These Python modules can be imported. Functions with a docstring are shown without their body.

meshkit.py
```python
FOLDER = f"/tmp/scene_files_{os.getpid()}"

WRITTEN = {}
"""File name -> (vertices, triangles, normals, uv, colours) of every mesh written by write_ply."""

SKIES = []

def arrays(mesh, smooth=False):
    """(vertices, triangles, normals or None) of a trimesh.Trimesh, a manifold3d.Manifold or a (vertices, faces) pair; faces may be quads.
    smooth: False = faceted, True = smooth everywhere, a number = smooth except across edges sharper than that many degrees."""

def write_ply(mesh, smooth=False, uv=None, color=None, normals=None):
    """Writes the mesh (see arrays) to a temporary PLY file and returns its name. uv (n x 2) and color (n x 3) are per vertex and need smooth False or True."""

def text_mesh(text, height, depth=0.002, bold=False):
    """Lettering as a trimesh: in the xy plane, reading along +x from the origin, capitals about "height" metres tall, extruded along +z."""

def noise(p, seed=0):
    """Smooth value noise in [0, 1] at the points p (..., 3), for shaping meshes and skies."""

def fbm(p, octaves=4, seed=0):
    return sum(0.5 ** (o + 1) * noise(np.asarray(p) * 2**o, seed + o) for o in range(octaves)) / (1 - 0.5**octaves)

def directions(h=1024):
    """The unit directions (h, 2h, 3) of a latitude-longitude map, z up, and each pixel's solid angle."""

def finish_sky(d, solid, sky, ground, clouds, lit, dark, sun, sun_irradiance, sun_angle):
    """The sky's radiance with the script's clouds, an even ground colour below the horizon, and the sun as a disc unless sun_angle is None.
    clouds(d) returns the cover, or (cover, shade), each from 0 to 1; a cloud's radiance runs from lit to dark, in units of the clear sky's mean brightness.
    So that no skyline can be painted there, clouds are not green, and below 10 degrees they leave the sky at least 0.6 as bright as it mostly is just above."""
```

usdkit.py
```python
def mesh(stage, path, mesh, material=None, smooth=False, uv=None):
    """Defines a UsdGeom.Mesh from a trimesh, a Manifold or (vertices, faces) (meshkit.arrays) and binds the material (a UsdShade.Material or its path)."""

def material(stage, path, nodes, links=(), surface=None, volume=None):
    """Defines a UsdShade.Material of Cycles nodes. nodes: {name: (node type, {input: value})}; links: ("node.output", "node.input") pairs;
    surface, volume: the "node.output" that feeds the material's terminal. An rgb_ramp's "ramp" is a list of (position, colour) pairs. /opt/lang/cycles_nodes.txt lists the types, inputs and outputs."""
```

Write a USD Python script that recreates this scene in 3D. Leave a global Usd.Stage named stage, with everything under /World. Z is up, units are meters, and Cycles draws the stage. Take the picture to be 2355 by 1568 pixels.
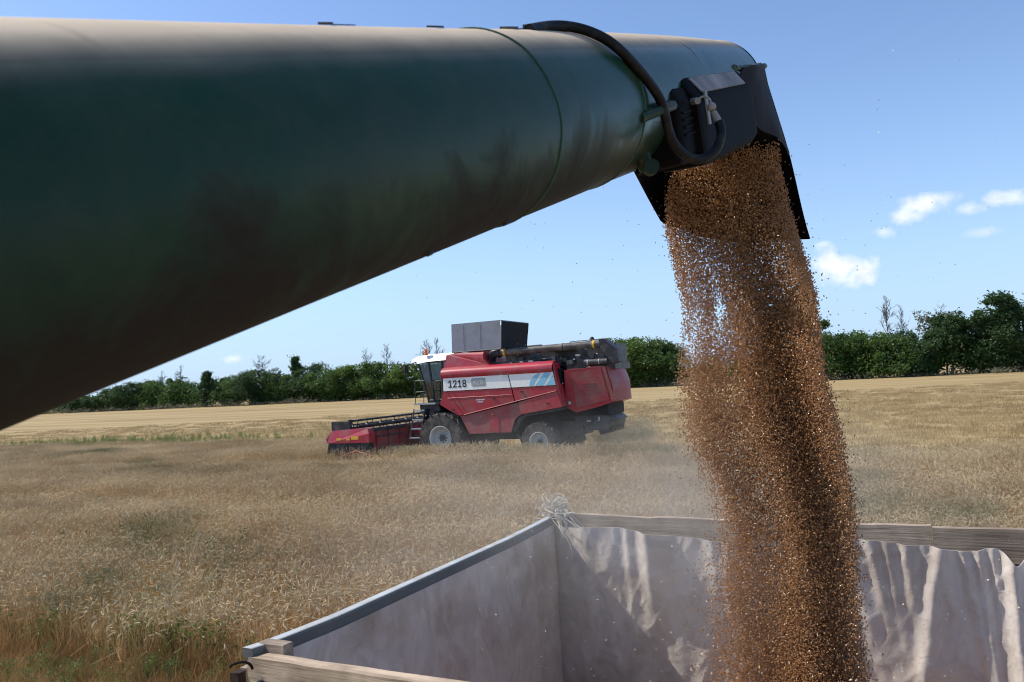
import math, numpy as np, trimesh, usdkit, meshkit
from shapely.geometry import Polygon, Point, box as sbox
from pxr import Usd, UsdGeom, UsdLux, UsdShade, Gf, Sdf, Vt

# ---------------------------------------------------------------- stage, camera, sky, sun
stage = Usd.Stage.CreateInMemory()
UsdGeom.SetStageUpAxis(stage, 'Z'); UsdGeom.SetStageMetersPerUnit(stage, 1.0)
UsdGeom.Xform.Define(stage, '/World'); UsdGeom.Scope.Define(stage, '/World/Looks')

EYE = np.array([0.0, 0.0, 3.1]); ROLL = math.radians(2.9); PITCH = math.atan((866 - 784) / 1900.0)
FWD = np.array([0, math.cos(PITCH), math.sin(PITCH)]); R0 = np.array([1.0, 0, 0]); U0 = np.cross(R0, FWD)
RIGHT = math.cos(ROLL) * R0 - math.sin(ROLL) * U0; UP = math.sin(ROLL) * R0 + math.cos(ROLL) * U0
cam = UsdGeom.Camera.Define(stage, '/World/camera')
cam.CreateHorizontalApertureAttr(36.0); cam.CreateVerticalApertureAttr(36.0 * 682 / 1024)
cam.CreateFocalLengthAttr(36.0 * 1900 / 2354); cam.CreateClippingRangeAttr(Gf.Vec2f(0.05, 20000))
cam.CreateFStopAttr(9.0); cam.CreateFocusDistanceAttr(6.0)
EXPOSURE = 0.2
cam.CreateExposureAttr(EXPOSURE)
M = np.eye(4); M[0, :3], M[1, :3], M[2, :3], M[3, :3] = RIGHT, UP, -FWD, EYE
cam.AddTransformOp().Set(Gf.Matrix4d(*M.ravel().tolist()))

SUN_AZ, SUN_EL = math.radians(-76), math.radians(49)
SUN = np.array([math.cos(SUN_EL) * math.sin(SUN_AZ), math.cos(SUN_EL) * math.cos(SUN_AZ), math.sin(SUN_EL)])
SUN_INTENSITY, SKY_STRENGTH = 1.25, 0.15


def look(name, nodes, links, surface=None, volume=None):
    return usdkit.material(stage, '/World/Looks/' + name, nodes, links, surface, volume)


# clouds: a few small fair-weather puffs low in the sky (directions: azimuth, elevation, half width, half height in degrees)
CLOUDS = [(22.1, 5.9, 3.1, 1.5, 1.0), (21.2, 6.2, 1.8, 1.4, 1.0), (27.0, 9.3, 2.0, 1.1, .85), (26.0, 8.75, 2.3, .8, .7), (27.9, 9.5, 1.4, .7, .6), (24.6, 7.95, .8, .55, .5),
          (29.5, 8.75, 1.1, .5, .6), (31.2, 9.0, 1.6, .5, .6), (30.5, 7.25, 1.6, .45, .35), (33.6, 9.3, 1.2, .4, .4), (-18.6, 2.1, 1.2, .4, .5), (-62, 7, 5, 1.6, .6), (70, 8, 6, 1.7, .7)]
nodes = {'tc': ('texture_coordinate', {}),
         'sky': ('sky_texture', {'sky_type': 'single_scattering', 'sun_disc': False, 'sun_elevation': SUN_EL, 'sun_rotation': SUN_AZ, 'altitude': 100.0, 'air_density': 1.0, 'aerosol_density': 0.5, 'ozone_density': 1.5}),
         'n1': ('noise_texture', {'scale': 27.0, 'detail': 8.0, 'roughness': 0.58, 'distortion': .2}), 'nm': ('math', {'math_type': 'multiply_add', 'value2': 2.7, 'value3': -1.56}),
         'hz': ('separate_xyz', {}), 'hr': ('rgb_ramp', {'ramp': [(0, (.80, .80, .80)), (.06, (.66, .66, .66)), (.16, (.26, .26, .26)), (.32, (.04, .04, .04)), (.5, (0, 0, 0))]}), 'hm': ('mix', {'color2': (3.0, 4.2, 5.5)}), 'out': ('background_shader', {'strength': SKY_STRENGTH}), 'tint': ('mix', {'mix_type': 'multiply', 'fac': 1.0, 'color2': (.90, .97, 1.10)}), 'ns': ('noise_texture', {'scale': 45.0, 'detail': 6.0, 'roughness': .6}), 'cr': ('rgb_ramp', {'ramp': [(.35, (5.2, 5.4, 5.9)), (.6, (6.6, 6.7, 6.8))]}), 'mixc': ('mix', {'mix_type': 'mix'})}
links = [('tc.generated', 'sky.vector'), ('tc.generated', 'n1.vector'), ('n1.fac', 'nm.value1'), ('tc.generated', 'ns.vector'), ('ns.fac', 'cr.fac'), ('cr.color', 'mixc.color2'), ('tc.generated', 'hz.vector'), ('hz.z', 'hr.fac'), ('hr.color', 'hm.fac'), ('sky.color', 'hm.color1'), ('hm.color', 'tint.color1'), ('tint.color', 'mixc.color1'), ('mixc.color', 'out.color')]
prev = None
for i, (az, el, w, h, s) in enumerate(CLOUDS):
    az, el, w, h = map(math.radians, (az, el, w, h))
    # ellipsoid in direction space: rotate by azimuth then scale
    d = np.array([math.cos(el) * math.sin(az), math.cos(el) * math.cos(az), math.sin(el)])
    a = np.array([math.cos(az), -math.sin(az), 0]); b = np.cross(a, d); b = b if b[2] > 0 else -b
    nodes |= {f'da{i}': ('vector_math', {'math_type': 'dot_product', 'vector2': a / w}), f'db{i}': ('vector_math', {'math_type': 'dot_product', 'vector2': b / h}), f'dd{i}': ('vector_math', {'math_type': 'dot_product', 'vector2': d}),
              f'sa{i}': ('math', {'math_type': 'multiply'}), f'sb{i}': ('math', {'math_type': 'multiply_add'}), f'q{i}': ('math', {'math_type': 'sqrt'}),
              f'm{i}': ('math', {'math_type': 'subtract', 'value1': 1.0}), f'g{i}': ('math', {'math_type': 'greater_than', 'value2': 0.2}), f'k{i}': ('math', {'math_type': 'add'}), f'f{i}': ('math', {'math_type': 'multiply', 'value2': 1.4 * s, 'use_clamp': True}), f'z{i}': ('math', {'math_type': 'multiply'}), f'c{i}': ('math', {'math_type': 'minimum', 'value2': s})}
    links += [(f'tc.generated', f'{x}{i}.vector1') for x in ('da', 'db', 'dd')]
    links += [(f'da{i}.value', f'sa{i}.value1'), (f'da{i}.value', f'sa{i}.value2'), (f'db{i}.value', f'sb{i}.value1'), (f'db{i}.value', f'sb{i}.value2'), (f'sa{i}.value', f'sb{i}.value3'), (f'sb{i}.value', f'q{i}.value1'), (f'q{i}.value', f'm{i}.value2'),
              (f'm{i}.value', f'k{i}.value1'), ('nm.value', f'k{i}.value2'), (f'dd{i}.value', f'g{i}.value1'), (f'k{i}.value', f'f{i}.value1'), (f'f{i}.value', f'z{i}.value1'), (f'g{i}.value', f'z{i}.value2'), (f'z{i}.value', f'c{i}.value1')]
    if prev:
        nodes[f'x{i}'] = ('math', {'math_type': 'maximum'}); links += [(prev, f'x{i}.value1'), (f'c{i}.value', f'x{i}.value2')]; prev = f'x{i}.value'
    else:
        prev = f'c{i}.value'
links.append((prev, 'mixc.fac'))
sky_mat = look('sky_look', nodes, links, 'out.background')
dome = UsdLux.DomeLight.Define(stage, '/World/sky')
UsdShade.MaterialBindingAPI.Apply(dome.GetPrim()).Bind(sky_mat)
dome.GetPrim().SetCustomDataByKey('kind', 'structure')
sun = UsdLux.DistantLight.Define(stage, '/World/sun')
sun.CreateNormalizeAttr(True); sun.CreateIntensityAttr(SUN_INTENSITY); sun.CreateAngleAttr(0.53); sun.CreateColorAttr(Gf.Vec3f(1.0, 0.93, 0.83))
sx = np.cross([0, 0, 1.0], SUN); sx /= np.linalg.norm(sx); sy = np.cross(SUN, sx)
M = np.eye(4); M[0, :3], M[1, :3], M[2, :3] = sx, sy, SUN
sun.AddTransformOp().Set(Gf.Matrix4d(*M.ravel().tolist()))

# ---------------------------------------------------------------- helpers
unit = lambda v: np.asarray(v, float) / np.linalg.norm(v)
USED = {}


def numbered(parent, name):
    k = USED.get((parent, name), 0); USED[(parent, name)] = k + 1
    return name if k == 0 else f'{name}_{k:03d}'


class Thing:
    """An Xform directly under /World; its parts are given in its own frame."""

    def __init__(self, name, label, cat, loc=(0, 0, 0), rot=None, group=None, kind=None):
        self.path = '/World/' + numbered('/World', name); self.loc = np.asarray(loc, float)
        x = UsdGeom.Xform.Define(stage, self.path); M = np.eye(4)
        self.rot = np.eye(3) if rot is None else np.asarray(rot)          # rows: the local axes in the world
        M[:3, :3] = self.rot; M[3, :3] = self.loc
        x.AddTransformOp().Set(Gf.Matrix4d(*M.ravel().tolist()))
        tag(x.GetPrim(), label, cat, group, kind)

    def part(self, name, mesh, mat, smooth=35, parent=None, label=None, kind=None, world=False):
        where = parent or self.path
        p = where + '/' + numbered(where, name)
        v, f, n = meshkit.arrays(mesh, smooth)
        if world:
            v = (v - self.loc) @ self.rot.T
            if n is not None: n = n @ self.rot.T
        put(p, v, f, n, mat)
        prim = stage.GetPrimAtPath(p)
        if label: prim.SetCustomDataByKey('label', label)
        if kind: prim.SetCustomDataByKey('kind', kind)
        return p


def tag(prim, label=None, cat=None, group=None, kind=None):
    for k, v in (('label', label), ('category', cat), ('group', group), ('kind', kind)):
        if v: prim.SetCustomDataByKey(k, v)


def put(path, v, f, n, mat):
    m = UsdGeom.Mesh.Define(stage, path)
    m.CreatePointsAttr(Vt.Vec3fArray.FromNumpy(np.ascontiguousarray(v, np.float32)))
    m.CreateFaceVertexCountsAttr(Vt.IntArray.FromNumpy(np.full(len(f), f.shape[1], np.int32)))
    m.CreateFaceVertexIndicesAttr(Vt.IntArray.FromNumpy(np.ascontiguousarray(f, np.int32).ravel()))
    m.CreateSubdivisionSchemeAttr('none')
    if n is not None:
        m.CreateNormalsAttr(Vt.Vec3fArray.FromNumpy(np.ascontiguousarray(n, np.float32))); m.SetNormalsInterpolation('vertex')
    if mat is not None:
        UsdShade.MaterialBindingAPI.Apply(m.GetPrim()).Bind(mat)
    return m


def solo(name, mesh, mat, label=None, cat=None, group=None, kind=None, smooth=False):
    p = '/World/' + numbered('/World', name)
    v, f, n = meshkit.arrays(mesh, smooth); put(p, v, f, n, mat); tag(stage.GetPrimAtPath(p), label, cat, group, kind)
    return p


def cat(*ms):
    return trimesh.util.concatenate([m for m in ms if m is not None])


def bx(x0, x1, y0, y1, z0, z1):
    m = trimesh.creation.box((x1 - x0, y1 - y0, z1 - z0)); m.apply_translation(((x0 + x1) / 2, (y0 + y1) / 2, (z0 + z1) / 2)); return m


def cyl(p, q, r, r2=None, n=16, caps=True):
    """tapered cylinder from p to q"""
    p, q = np.asarray(p, float), np.asarray(q, float); r2 = r if r2 is None else r2
    return tube([p, q], [r, r2], n, caps)


def tube(pts, radii, n=10, caps=True):
    p = np.asarray(pts, float); radii = np.broadcast_to(radii, (len(p),))
    t = np.gradient(p, axis=0); t /= np.linalg.norm(t, axis=1, keepdims=True) + 1e-12
    a = np.cross(t[0], [0, 0, 1.0] if abs(t[0][2]) < .9 else [1.0, 0, 0]); a /= np.linalg.norm(a); A = []
    for k in range(len(p)):
        a = a - t[k] * (a @ t[k]); a /= np.linalg.norm(a); A.append(a)
    A = np.array(A); B = np.cross(t, A); ang = np.arange(n) * 2 * np.pi / n
    v = (p[:, None] + radii[:, None, None] * (np.cos(ang)[None, :, None] * A[:, None] + np.sin(ang)[None, :, None] * B[:, None])).reshape(-1, 3)
    i, j = np.meshgrid(np.arange(len(p) - 1), np.arange(n), indexing='ij'); k = (j + 1) % n
    q = np.stack([i * n + j, i * n + k, (i + 1) * n + k, (i + 1) * n + j], -1).reshape(-1, 4)
    f = np.vstack([q[:, [0, 1, 2]], q[:, [0, 2, 3]]])
    if caps:
        v = np.vstack([v, p[0], p[-1]]); c0, c1 = len(v) - 2, len(v) - 1; j = np.arange(n); k = (j + 1) % n; o = (len(p) - 1) * n
        f = np.vstack([f, np.stack([np.full(n, c0), k, j], 1), np.stack([np.full(n, c1), o + j, o + k], 1)])
    return trimesh.Trimesh(v, f, process=False)


def prism(poly, y0, y1):
    """side profile (x, z) extruded across y"""
    m = trimesh.creation.extrude_polygon(poly if isinstance(poly, Polygon) else Polygon(poly), abs(y1 - y0), engine='earcut')
    v = np.array(m.vertices); m.vertices = np.stack([v[:, 0], max(y0, y1) - v[:, 2], v[:, 1]], 1)
    return m


def curve(pts, n=40):
    """smooth curve through points"""
    from scipy.interpolate import CubicSpline
    p = np.asarray(pts, float); t = np.r_[0, np.cumsum(np.linalg.norm(np.diff(p, axis=0), axis=1))]
    return CubicSpline(t, p)(np.linspace(0, t[-1], n))


def grid(P):
    """P (a, b, 3) -> mesh"""
    a, b = P.shape[:2]; i, j = np.meshgrid(np.arange(a - 1), np.arange(b - 1), indexing='ij')
    q = np.stack([i * b + j, (i + 1) * b + j, (i + 1) * b + j + 1, i * b + j + 1], -1).reshape(-1, 4)
    return trimesh.Trimesh(P.reshape(-1, 3), np.vstack([q[:, [0, 1, 2]], q[:, [0, 2, 3]]]), process=False)


def sheet(P, thick):
    """grid thickened into a closed slab along its normals"""
    m = grid(P); N = trimesh.Trimesh(m.vertices, m.faces, process=False).vertex_normals.reshape(P.shape)
    Q = P - thick * N; a, b = P.shape[:2]
    rim = lambda x, y: grid(np.stack([x, y], 0))
    parts = [m, grid(Q[:, ::-1]), rim(Q[0], P[0]), rim(P[-1], Q[-1]), rim(P[:, 0], Q[:, 0]), rim(Q[:, -1], P[:, -1])]
    return cat(*parts)


def ray(u, v):
    return FWD + (u - 1177) / 1900.0 * RIGHT - (v - 784) / 1900.0 * UP


# ---------------------------------------------------------------- materials
def plain(name, color, rough=.5, metallic=0.0, spec=.5, var=0.0, scale=6.0, bump=0.0, bscale=60.0, dirt=None, coat=0.0):
    """principled surface with tone variation, an optional layer of dirt (colour, amount, scale) and fine relief"""
    n = {'p': ('principled_bsdf', {'base_color': color, 'roughness': rough, 'metallic': metallic, 'specular_ior_level': spec, 'coat_weight': coat}), 'tc': ('texture_coordinate', {})}
    l = []
    last = None
    if var:
        n |= {'n': ('noise_texture', {'scale': scale, 'detail': 5.0, 'roughness': .6}), 'r': ('rgb_ramp', {'ramp': [(.3, tuple(c * (1 - var) for c in color)), (.7, tuple(min(1, c * (1 + var)) for c in color))]})}
        l += [('tc.object', 'n.vector'), ('n.fac', 'r.fac')]; last = 'r.color'
    if dirt:
        c, amount, s = dirt
        n |= {'dn': ('noise_texture', {'scale': s, 'detail': 7.0, 'roughness': .65}), 'dr': ('rgb_ramp', {'ramp': [(.62 - amount * .35, (0, 0, 0)), (.85 - amount * .2, (1, 1, 1))]}), 'dm': ('mix', {'color1': color, 'color2': c})}
        l += [('tc.object', 'dn.vector'), ('dn.fac', 'dr.fac'), ('dr.color', 'dm.fac')]
        if last: l.append((last, 'dm.color1'))
        last = 'dm.color'
    if last: l.append((last, 'p.base_color'))
    if bump:
        n |= {'bn': ('noise_texture', {'scale': bscale, 'detail': 4.0}), 'b': ('bump', {'strength': bump, 'distance': .01})}
        l += [('tc.object', 'bn.vector'), ('bn.fac', 'b.height'), ('b.normal', 'p.normal')]
    return look(name, n, l, 'p.BSDF')


DUST = (.40, .31, .22)
red_paint = plain('red_paint', (.37, .018, .032), .36, var=.12, scale=1.5, dirt=((.26, .11, .085), .42, 1.7), coat=.25)
red_dusty = plain('red_dusty_paint', (.32, .022, .035), .5, var=.1, scale=1.5, dirt=((.27, .13, .10), .8, 1.6))
cream_paint = plain('cream_stripe', (.90, .88, .80), .4, var=.03, dirt=((.5, .45, .36), .2, 3.0))
white_roof = plain('white_roof', (.86, .86, .83), .4)
black_metal = plain('black_metal', (.015, .015, .017), .5, var=.3, dirt=((.12, .10, .08), .35, 4.0))
dark_steel = plain('dark_steel', (.06, .06, .062), .5, metallic=.3, var=.2, dirt=((.16, .13, .1), .4, 3.0))
grey_panel = plain('grey_panel', (.34, .35, .37), .55, var=.08, dirt=((.3, .27, .23), .3, 2.0))
inside_panel = plain('dark_panel', (.018, .018, .02), .75, spec=.1, var=.15)
tyre_mat = plain('tyre_rubber', (.028, .027, .026), .8, var=.2, dirt=((.16, .13, .095), .55, 3.5))
rim_mat = plain('wheel_rim', (.50, .50, .47), .45, var=.05, dirt=((.4, .36, .3), .3, 4.0))
auger_mat = plain('auger_paint', (.055, .05, .042), .5, var=.1, dirt=((.22, .18, .13), .5, 3.0))
yellow_decal = plain('yellow_decal', (.7, .42, .03), .5)
orange_lens = plain('orange_lens', (.8, .17, .02), .25)
text_black = plain('lettering_black', (.015, .015, .015), .5)
badge_grey = plain('badge_grey', (.36, .37, .35), .5)
badge_light = plain('badge_light', (.54, .55, .52), .5)
swoosh_blue = plain('swoosh_blue', (.25, .55, .68), .45)
steel_bright = plain('bright_steel', (.45, .45, .44), .35, metallic=.8)
rubber = plain('rubber_sheet', (.006, .006, .007), .75, spec=.08, var=.2, scale=9, bump=.25, bscale=14, dirt=((.05, .04, .03), .3, 6.0))
black_plastic = plain('black_plastic', (.004, .004, .0045), .7, spec=.06, var=.15, dirt=((.012, .011, .009), .25, 9.0))
black_hose = plain('black_hose', (.004, .004, .0045), .5, spec=.2, dirt=((.04, .034, .028), .3, 20.0))
grey_plastic = plain('grey_plastic', (.20, .19, .175), .5)
wood_old = None
bark = plain('bark', (.12, .095, .075), .9, var=.3, scale=3.0)
dead_bark = plain('dead_bark', (.11, .095, .085), .9, var=.2, scale=3.0)

# cab glass: see-through with a sheen
glass = look('cab_glass', {'t': ('transparent_bsdf', {'color': (.62, .70, .68)}), 'g': ('glossy_bsdf', {'color': (.9, .9, .9), 'roughness': .02}), 'f': ('fresnel', {'IOR': 1.6}), 'm': ('mix_closure', {})},
             [('f.fac', 'm.fac'), ('t.BSDF', 'm.closure1'), ('g.BSDF', 'm.closure2')], 'm.closure')


def wood(name, base, dark, axis_rot):
    return look(name, {'tc': ('texture_coordinate', {}), 'mp': ('mapping', {'mapping_type': 'point', 'rotation': (0, 0, axis_rot), 'scale': (1, 1, 1)}), 'ms': ('mapping', {'mapping_type': 'point', 'scale': (1.6, 26, 34)}),
                       'n': ('noise_texture', {'scale': 1.7, 'detail': 7.0, 'roughness': .66, 'distortion': .5}), 'r': ('rgb_ramp', {'ramp': [(.28, dark), (.5, base), (.78, tuple(min(1, c * 1.25) for c in base))]}),
                       'n2': ('noise_texture', {'scale': 5.0, 'detail': 5.0}), 'r2': ('rgb_ramp', {'ramp': [(.35, (.55, .52, .5)), (.6, (1, 1, 1))]}), 'mu': ('mix', {'mix_type': 'multiply', 'fac': 1.0}),
                       'b': ('bump', {'strength': .6, 'distance': .006}), 'p': ('principled_bsdf', {'roughness': .8})},
                [('tc.object', 'mp.vector'), ('mp.vector', 'ms.vector'), ('ms.vector', 'n.vector'), ('n.fac', 'r.fac'), ('tc.object', 'n2.vector'), ('n2.fac', 'r2.fac'), ('r.color', 'mu.color1'), ('r2.color', 'mu.color2'), ('mu.color', 'p.base_color'), ('n.fac', 'b.height'), ('b.normal', 'p.normal')], 'p.BSDF')


def foliage(name, dark, light, scale=.35, trans=.3):
    return look(name, {'g': ('geometry', {}), 'n': ('noise_texture', {'scale': scale, 'detail': 3.0}), 'a': ('math', {'math_type': 'multiply', 'value2': .55}), 'b': ('math', {'math_type': 'multiply_add', 'value2': .9, 'value3': -.22}), 's': ('math', {'math_type': 'add', 'use_clamp': True}),
                       'r': ('rgb_ramp', {'ramp': [(0, dark), (1, light)]}), 'd': ('principled_bsdf', {'roughness': .55, 'specular_ior_level': .35}), 't': ('translucent_bsdf', {}), 'm': ('mix_closure', {'fac': trans})},
                [('g.random_per_island', 'a.value1'), ('g.position', 'n.vector'), ('n.fac', 'b.value1'), ('a.value', 's.value1'), ('b.value', 's.value2'), ('s.value', 'r.fac'), ('r.color', 'd.base_color'), ('r.color', 't.color'), ('d.BSDF', 'm.closure1'), ('t.BSDF', 'm.closure2')], 'm.closure')


leaf_mid = foliage('leaves_mid_green', (.046, .092, .022), (.17, .28, .062), .35, .4)
leaf_dark = foliage('leaves_dark_green', (.030, .064, .022), (.11, .19, .055), .35, .38)
leaf_bright = foliage('leaves_bright_green', (.066, .115, .022), (.23, .34, .07), .35, .4)
leaf_pale = foliage('leaves_pale_grey_green', (.09, .10, .06), (.20, .21, .13))
scrub_leaf = foliage('scrub_silver_green', (.12, .12, .075), (.27, .26, .18))
weed_leaf = foliage('weed_green', (.085, .13, .03), (.25, .33, .09), 2.0, .4)


def straw(name, ramp, trans=.25, patch=.35, green=(.16, .17, .06), gthr=.55):
    """straw: tone per stalk, large patches across the field, a little green where weeds run through it"""
    return look(name, {'g': ('geometry', {}), 'n': ('noise_texture', {'scale': patch, 'detail': 4.0, 'roughness': .6}), 'a': ('math', {'math_type': 'multiply', 'value2': .65}), 'b': ('math', {'math_type': 'multiply_add', 'value2': 1.3, 'value3': -.47}), 's': ('math', {'math_type': 'add', 'use_clamp': True}),
                       'r': ('rgb_ramp', {'ramp': ramp}), 'n2': ('noise_texture', {'scale': .22, 'detail': 5.0, 'roughness': .65}), 'gr': ('rgb_ramp', {'ramp': [(gthr, (0, 0, 0)), (gthr + .12, (.75, .75, .75))]}), 'gm': ('mix', {'color2': green}),
                       'd': ('principled_bsdf', {'roughness': .6, 'specular_ior_level': .3}), 't': ('translucent_bsdf', {}), 'm': ('mix_closure', {'fac': trans})},
                [('g.random_per_island', 'a.value1'), ('g.position', 'n.vector'), ('n.fac', 'b.value1'), ('a.value', 's.value1'), ('b.value', 's.value2'), ('s.value', 'r.fac'), ('g.position', 'n2.vector'), ('n2.fac', 'gr.fac'), ('gr.color', 'gm.fac'), ('r.color', 'gm.color1'),
                 ('gm.color', 'd.base_color'), ('gm.color', 't.color'), ('d.BSDF', 'm.closure1'), ('t.BSDF', 'm.closure2')], 'm.closure')


stem_mat = straw('wheat_stems', [(0, (.38, .235, .105)), (.5, (.60, .42, .21)), (1, (.78, .60, .34))], .4)
ear_mat = straw('wheat_ears', [(0, (.47, .37, .22)), (.5, (.76, .645, .43)), (1, (.97, .90, .69))], .47)
stubble_mat = straw('stubble_straw', [(0, (.31, .22, .105)), (.5, (.47, .355, .18)), (1, (.63, .50, .28))], .3, .12, (.20, .21, .08), .62)
tall_grass_mat = straw('dry_grass', [(0, (.22, .12, .045)), (.45, (.42, .25, .095)), (1, (.58, .42, .18))], .35, 1.2, (.17, .19, .05), .53)

# the field's soil and straw litter, with rows running the way the harvester drives
ROW = math.radians(-24)
ground_mat = look('field_ground', {
    'g': ('geometry', {}), 'mr': ('mapping', {'mapping_type': 'point', 'rotation': (0, 0, -ROW)}), 'ms': ('mapping', {'mapping_type': 'point', 'scale': (.02, .30, 1)}), 'nr': ('noise_texture', {'scale': 1.0, 'detail': 6.0, 'roughness': .7}),
    'r': ('rgb_ramp', {'ramp': [(.3, (.235, .165, .08)), (.48, (.36, .265, .13)), (.62, (.45, .34, .175)), (.8, (.33, .25, .125))]}),
    'nf': ('noise_texture', {'scale': 6.0, 'detail': 8.0, 'roughness': .75}), 'rf': ('rgb_ramp', {'ramp': [(.3, (.55, .55, .52)), (.6, (1, 1, 1)), (.75, (1.0, 1.0, .98))]}), 'mu': ('mix', {'mix_type': 'multiply', 'fac': .85}),
    'ng': ('noise_texture', {'scale': .35, 'detail': 6.0, 'roughness': .7}), 'mg2': ('mapping', {'mapping_type': 'point', 'scale': (.12, .5, 1)}), 'rg': ('rgb_ramp', {'ramp': [(.56, (0, 0, 0)), (.72, (.6, .6, .6))]}), 'mg': ('mix', {'color2': (.17, .18, .06)}),
    'b': ('bump', {'strength': .8, 'distance': .06}), 'p': ('principled_bsdf', {'roughness': .9, 'specular_ior_level': .1})},
    [('g.position', 'mr.vector'), ('mr.vector', 'ms.vector'), ('ms.vector', 'nr.vector'), ('nr.fac', 'r.fac'), ('g.position', 'nf.vector'), ('nf.fac', 'rf.fac'), ('r.color', 'mu.color1'), ('rf.color', 'mu.color2'), ('mr.vector', 'mg2.vector'), ('mg2.vector', 'ng.vector'), ('ng.fac', 'rg.fac'), ('rg.color', 'mg.fac'),
     ('mu.color', 'mg.color1'), ('mg.color', 'p.base_color'), ('nf.fac', 'b.height'), ('b.normal', 'p.normal')], 'p.BSDF')
soil_mat = plain('crop_soil', (.20, .14, .08), .95, var=.3, scale=4.0)

# ---------------------------------------------------------------- ground
g = np.array([[-6000, -3000, 0], [6000, -3000, 0], [6000, 9000, 0], [-6000, 9000, 0]], float)
put('/World/ground', g, np.array([[0, 1, 2], [0, 2, 3]]), None, ground_mat)
stage.GetPrimAtPath('/World/ground').SetCustomDataByKey('kind', 'structure')
stage.GetPrimAtPath('/World/ground').SetCustomDataByKey('label', 'flat harvested grain field running back to the trees')

# ---------------------------------------------------------------- trees
def leaves(c, size, rng, out=None, ratio=.55):
    """one bent leaf cluster (two quads) at every point c"""
    n = len(c); size = np.broadcast_to(size, (n,))
    a = rng.normal(size=(n, 3)); a[:, 2] *= .6
    if out is not None: a += .5 * rng.normal(size=(n, 1)) * out
    a /= np.linalg.norm(a, axis=1, keepdims=True)
    b = rng.normal(size=(n, 3)); b -= a * (a * b).sum(1, keepdims=True); b /= np.linalg.norm(b, axis=1, keepdims=True)
    w = np.cross(a, b); s = size[:, None]
    v = np.stack([c - a * s * .5, c - b * s * ratio * .5 + w * s * .08, c + a * s * .5, c + b * s * ratio * .5 + w * s * .08], 1).reshape(-1, 3)
    k = np.arange(n)[:, None] * 4
    return v, np.vstack([k + [0, 1, 2], k + [0, 2, 3]])


def crown_points(rng, w, h, z0, n, lumps, shape):
    """points in an uneven crown made of lumps; more of them at the lumps' skins"""
    pts, outs = [], []
    for k in range(lumps):
        t = rng.uniform(0, 1)
        wide = {'round': math.sin(math.pi * min(1, .18 + .82 * (1 - t))) ** .6, 'cone': (1 - t) * .9 + .12, 'column': .55 + .3 * math.sin(3 * t), 'bush': 1 - .35 * t ** 2}[shape]
        ang = rng.uniform(0, 2 * math.pi); rad = w * .5 * wide * rng.uniform(.3, 1.0)
        c = np.array([rad * math.cos(ang), rad * math.sin(ang), z0 + (h - z0) * (t * .86 + .04)])
        r = rng.uniform(.12, .32) * min(w, h - z0) * (1.0 - .35 * t) * (.62 if shape == 'cone' else 1)
        m = max(8, int(n / lumps)); d = rng.normal(size=(m, 3)); d /= np.linalg.norm(d, axis=1, keepdims=True)
        q = c + d * (r * rng.uniform(.45, 1.12, (m, 1)) ** .6) * np.array([1.15, 1.15, .85])
        pts.append(q); outs.append(d)
    p, o = np.vstack(pts), np.vstack(outs); keep = p[:, 2] > .15
    return p[keep], o[keep]


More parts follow.
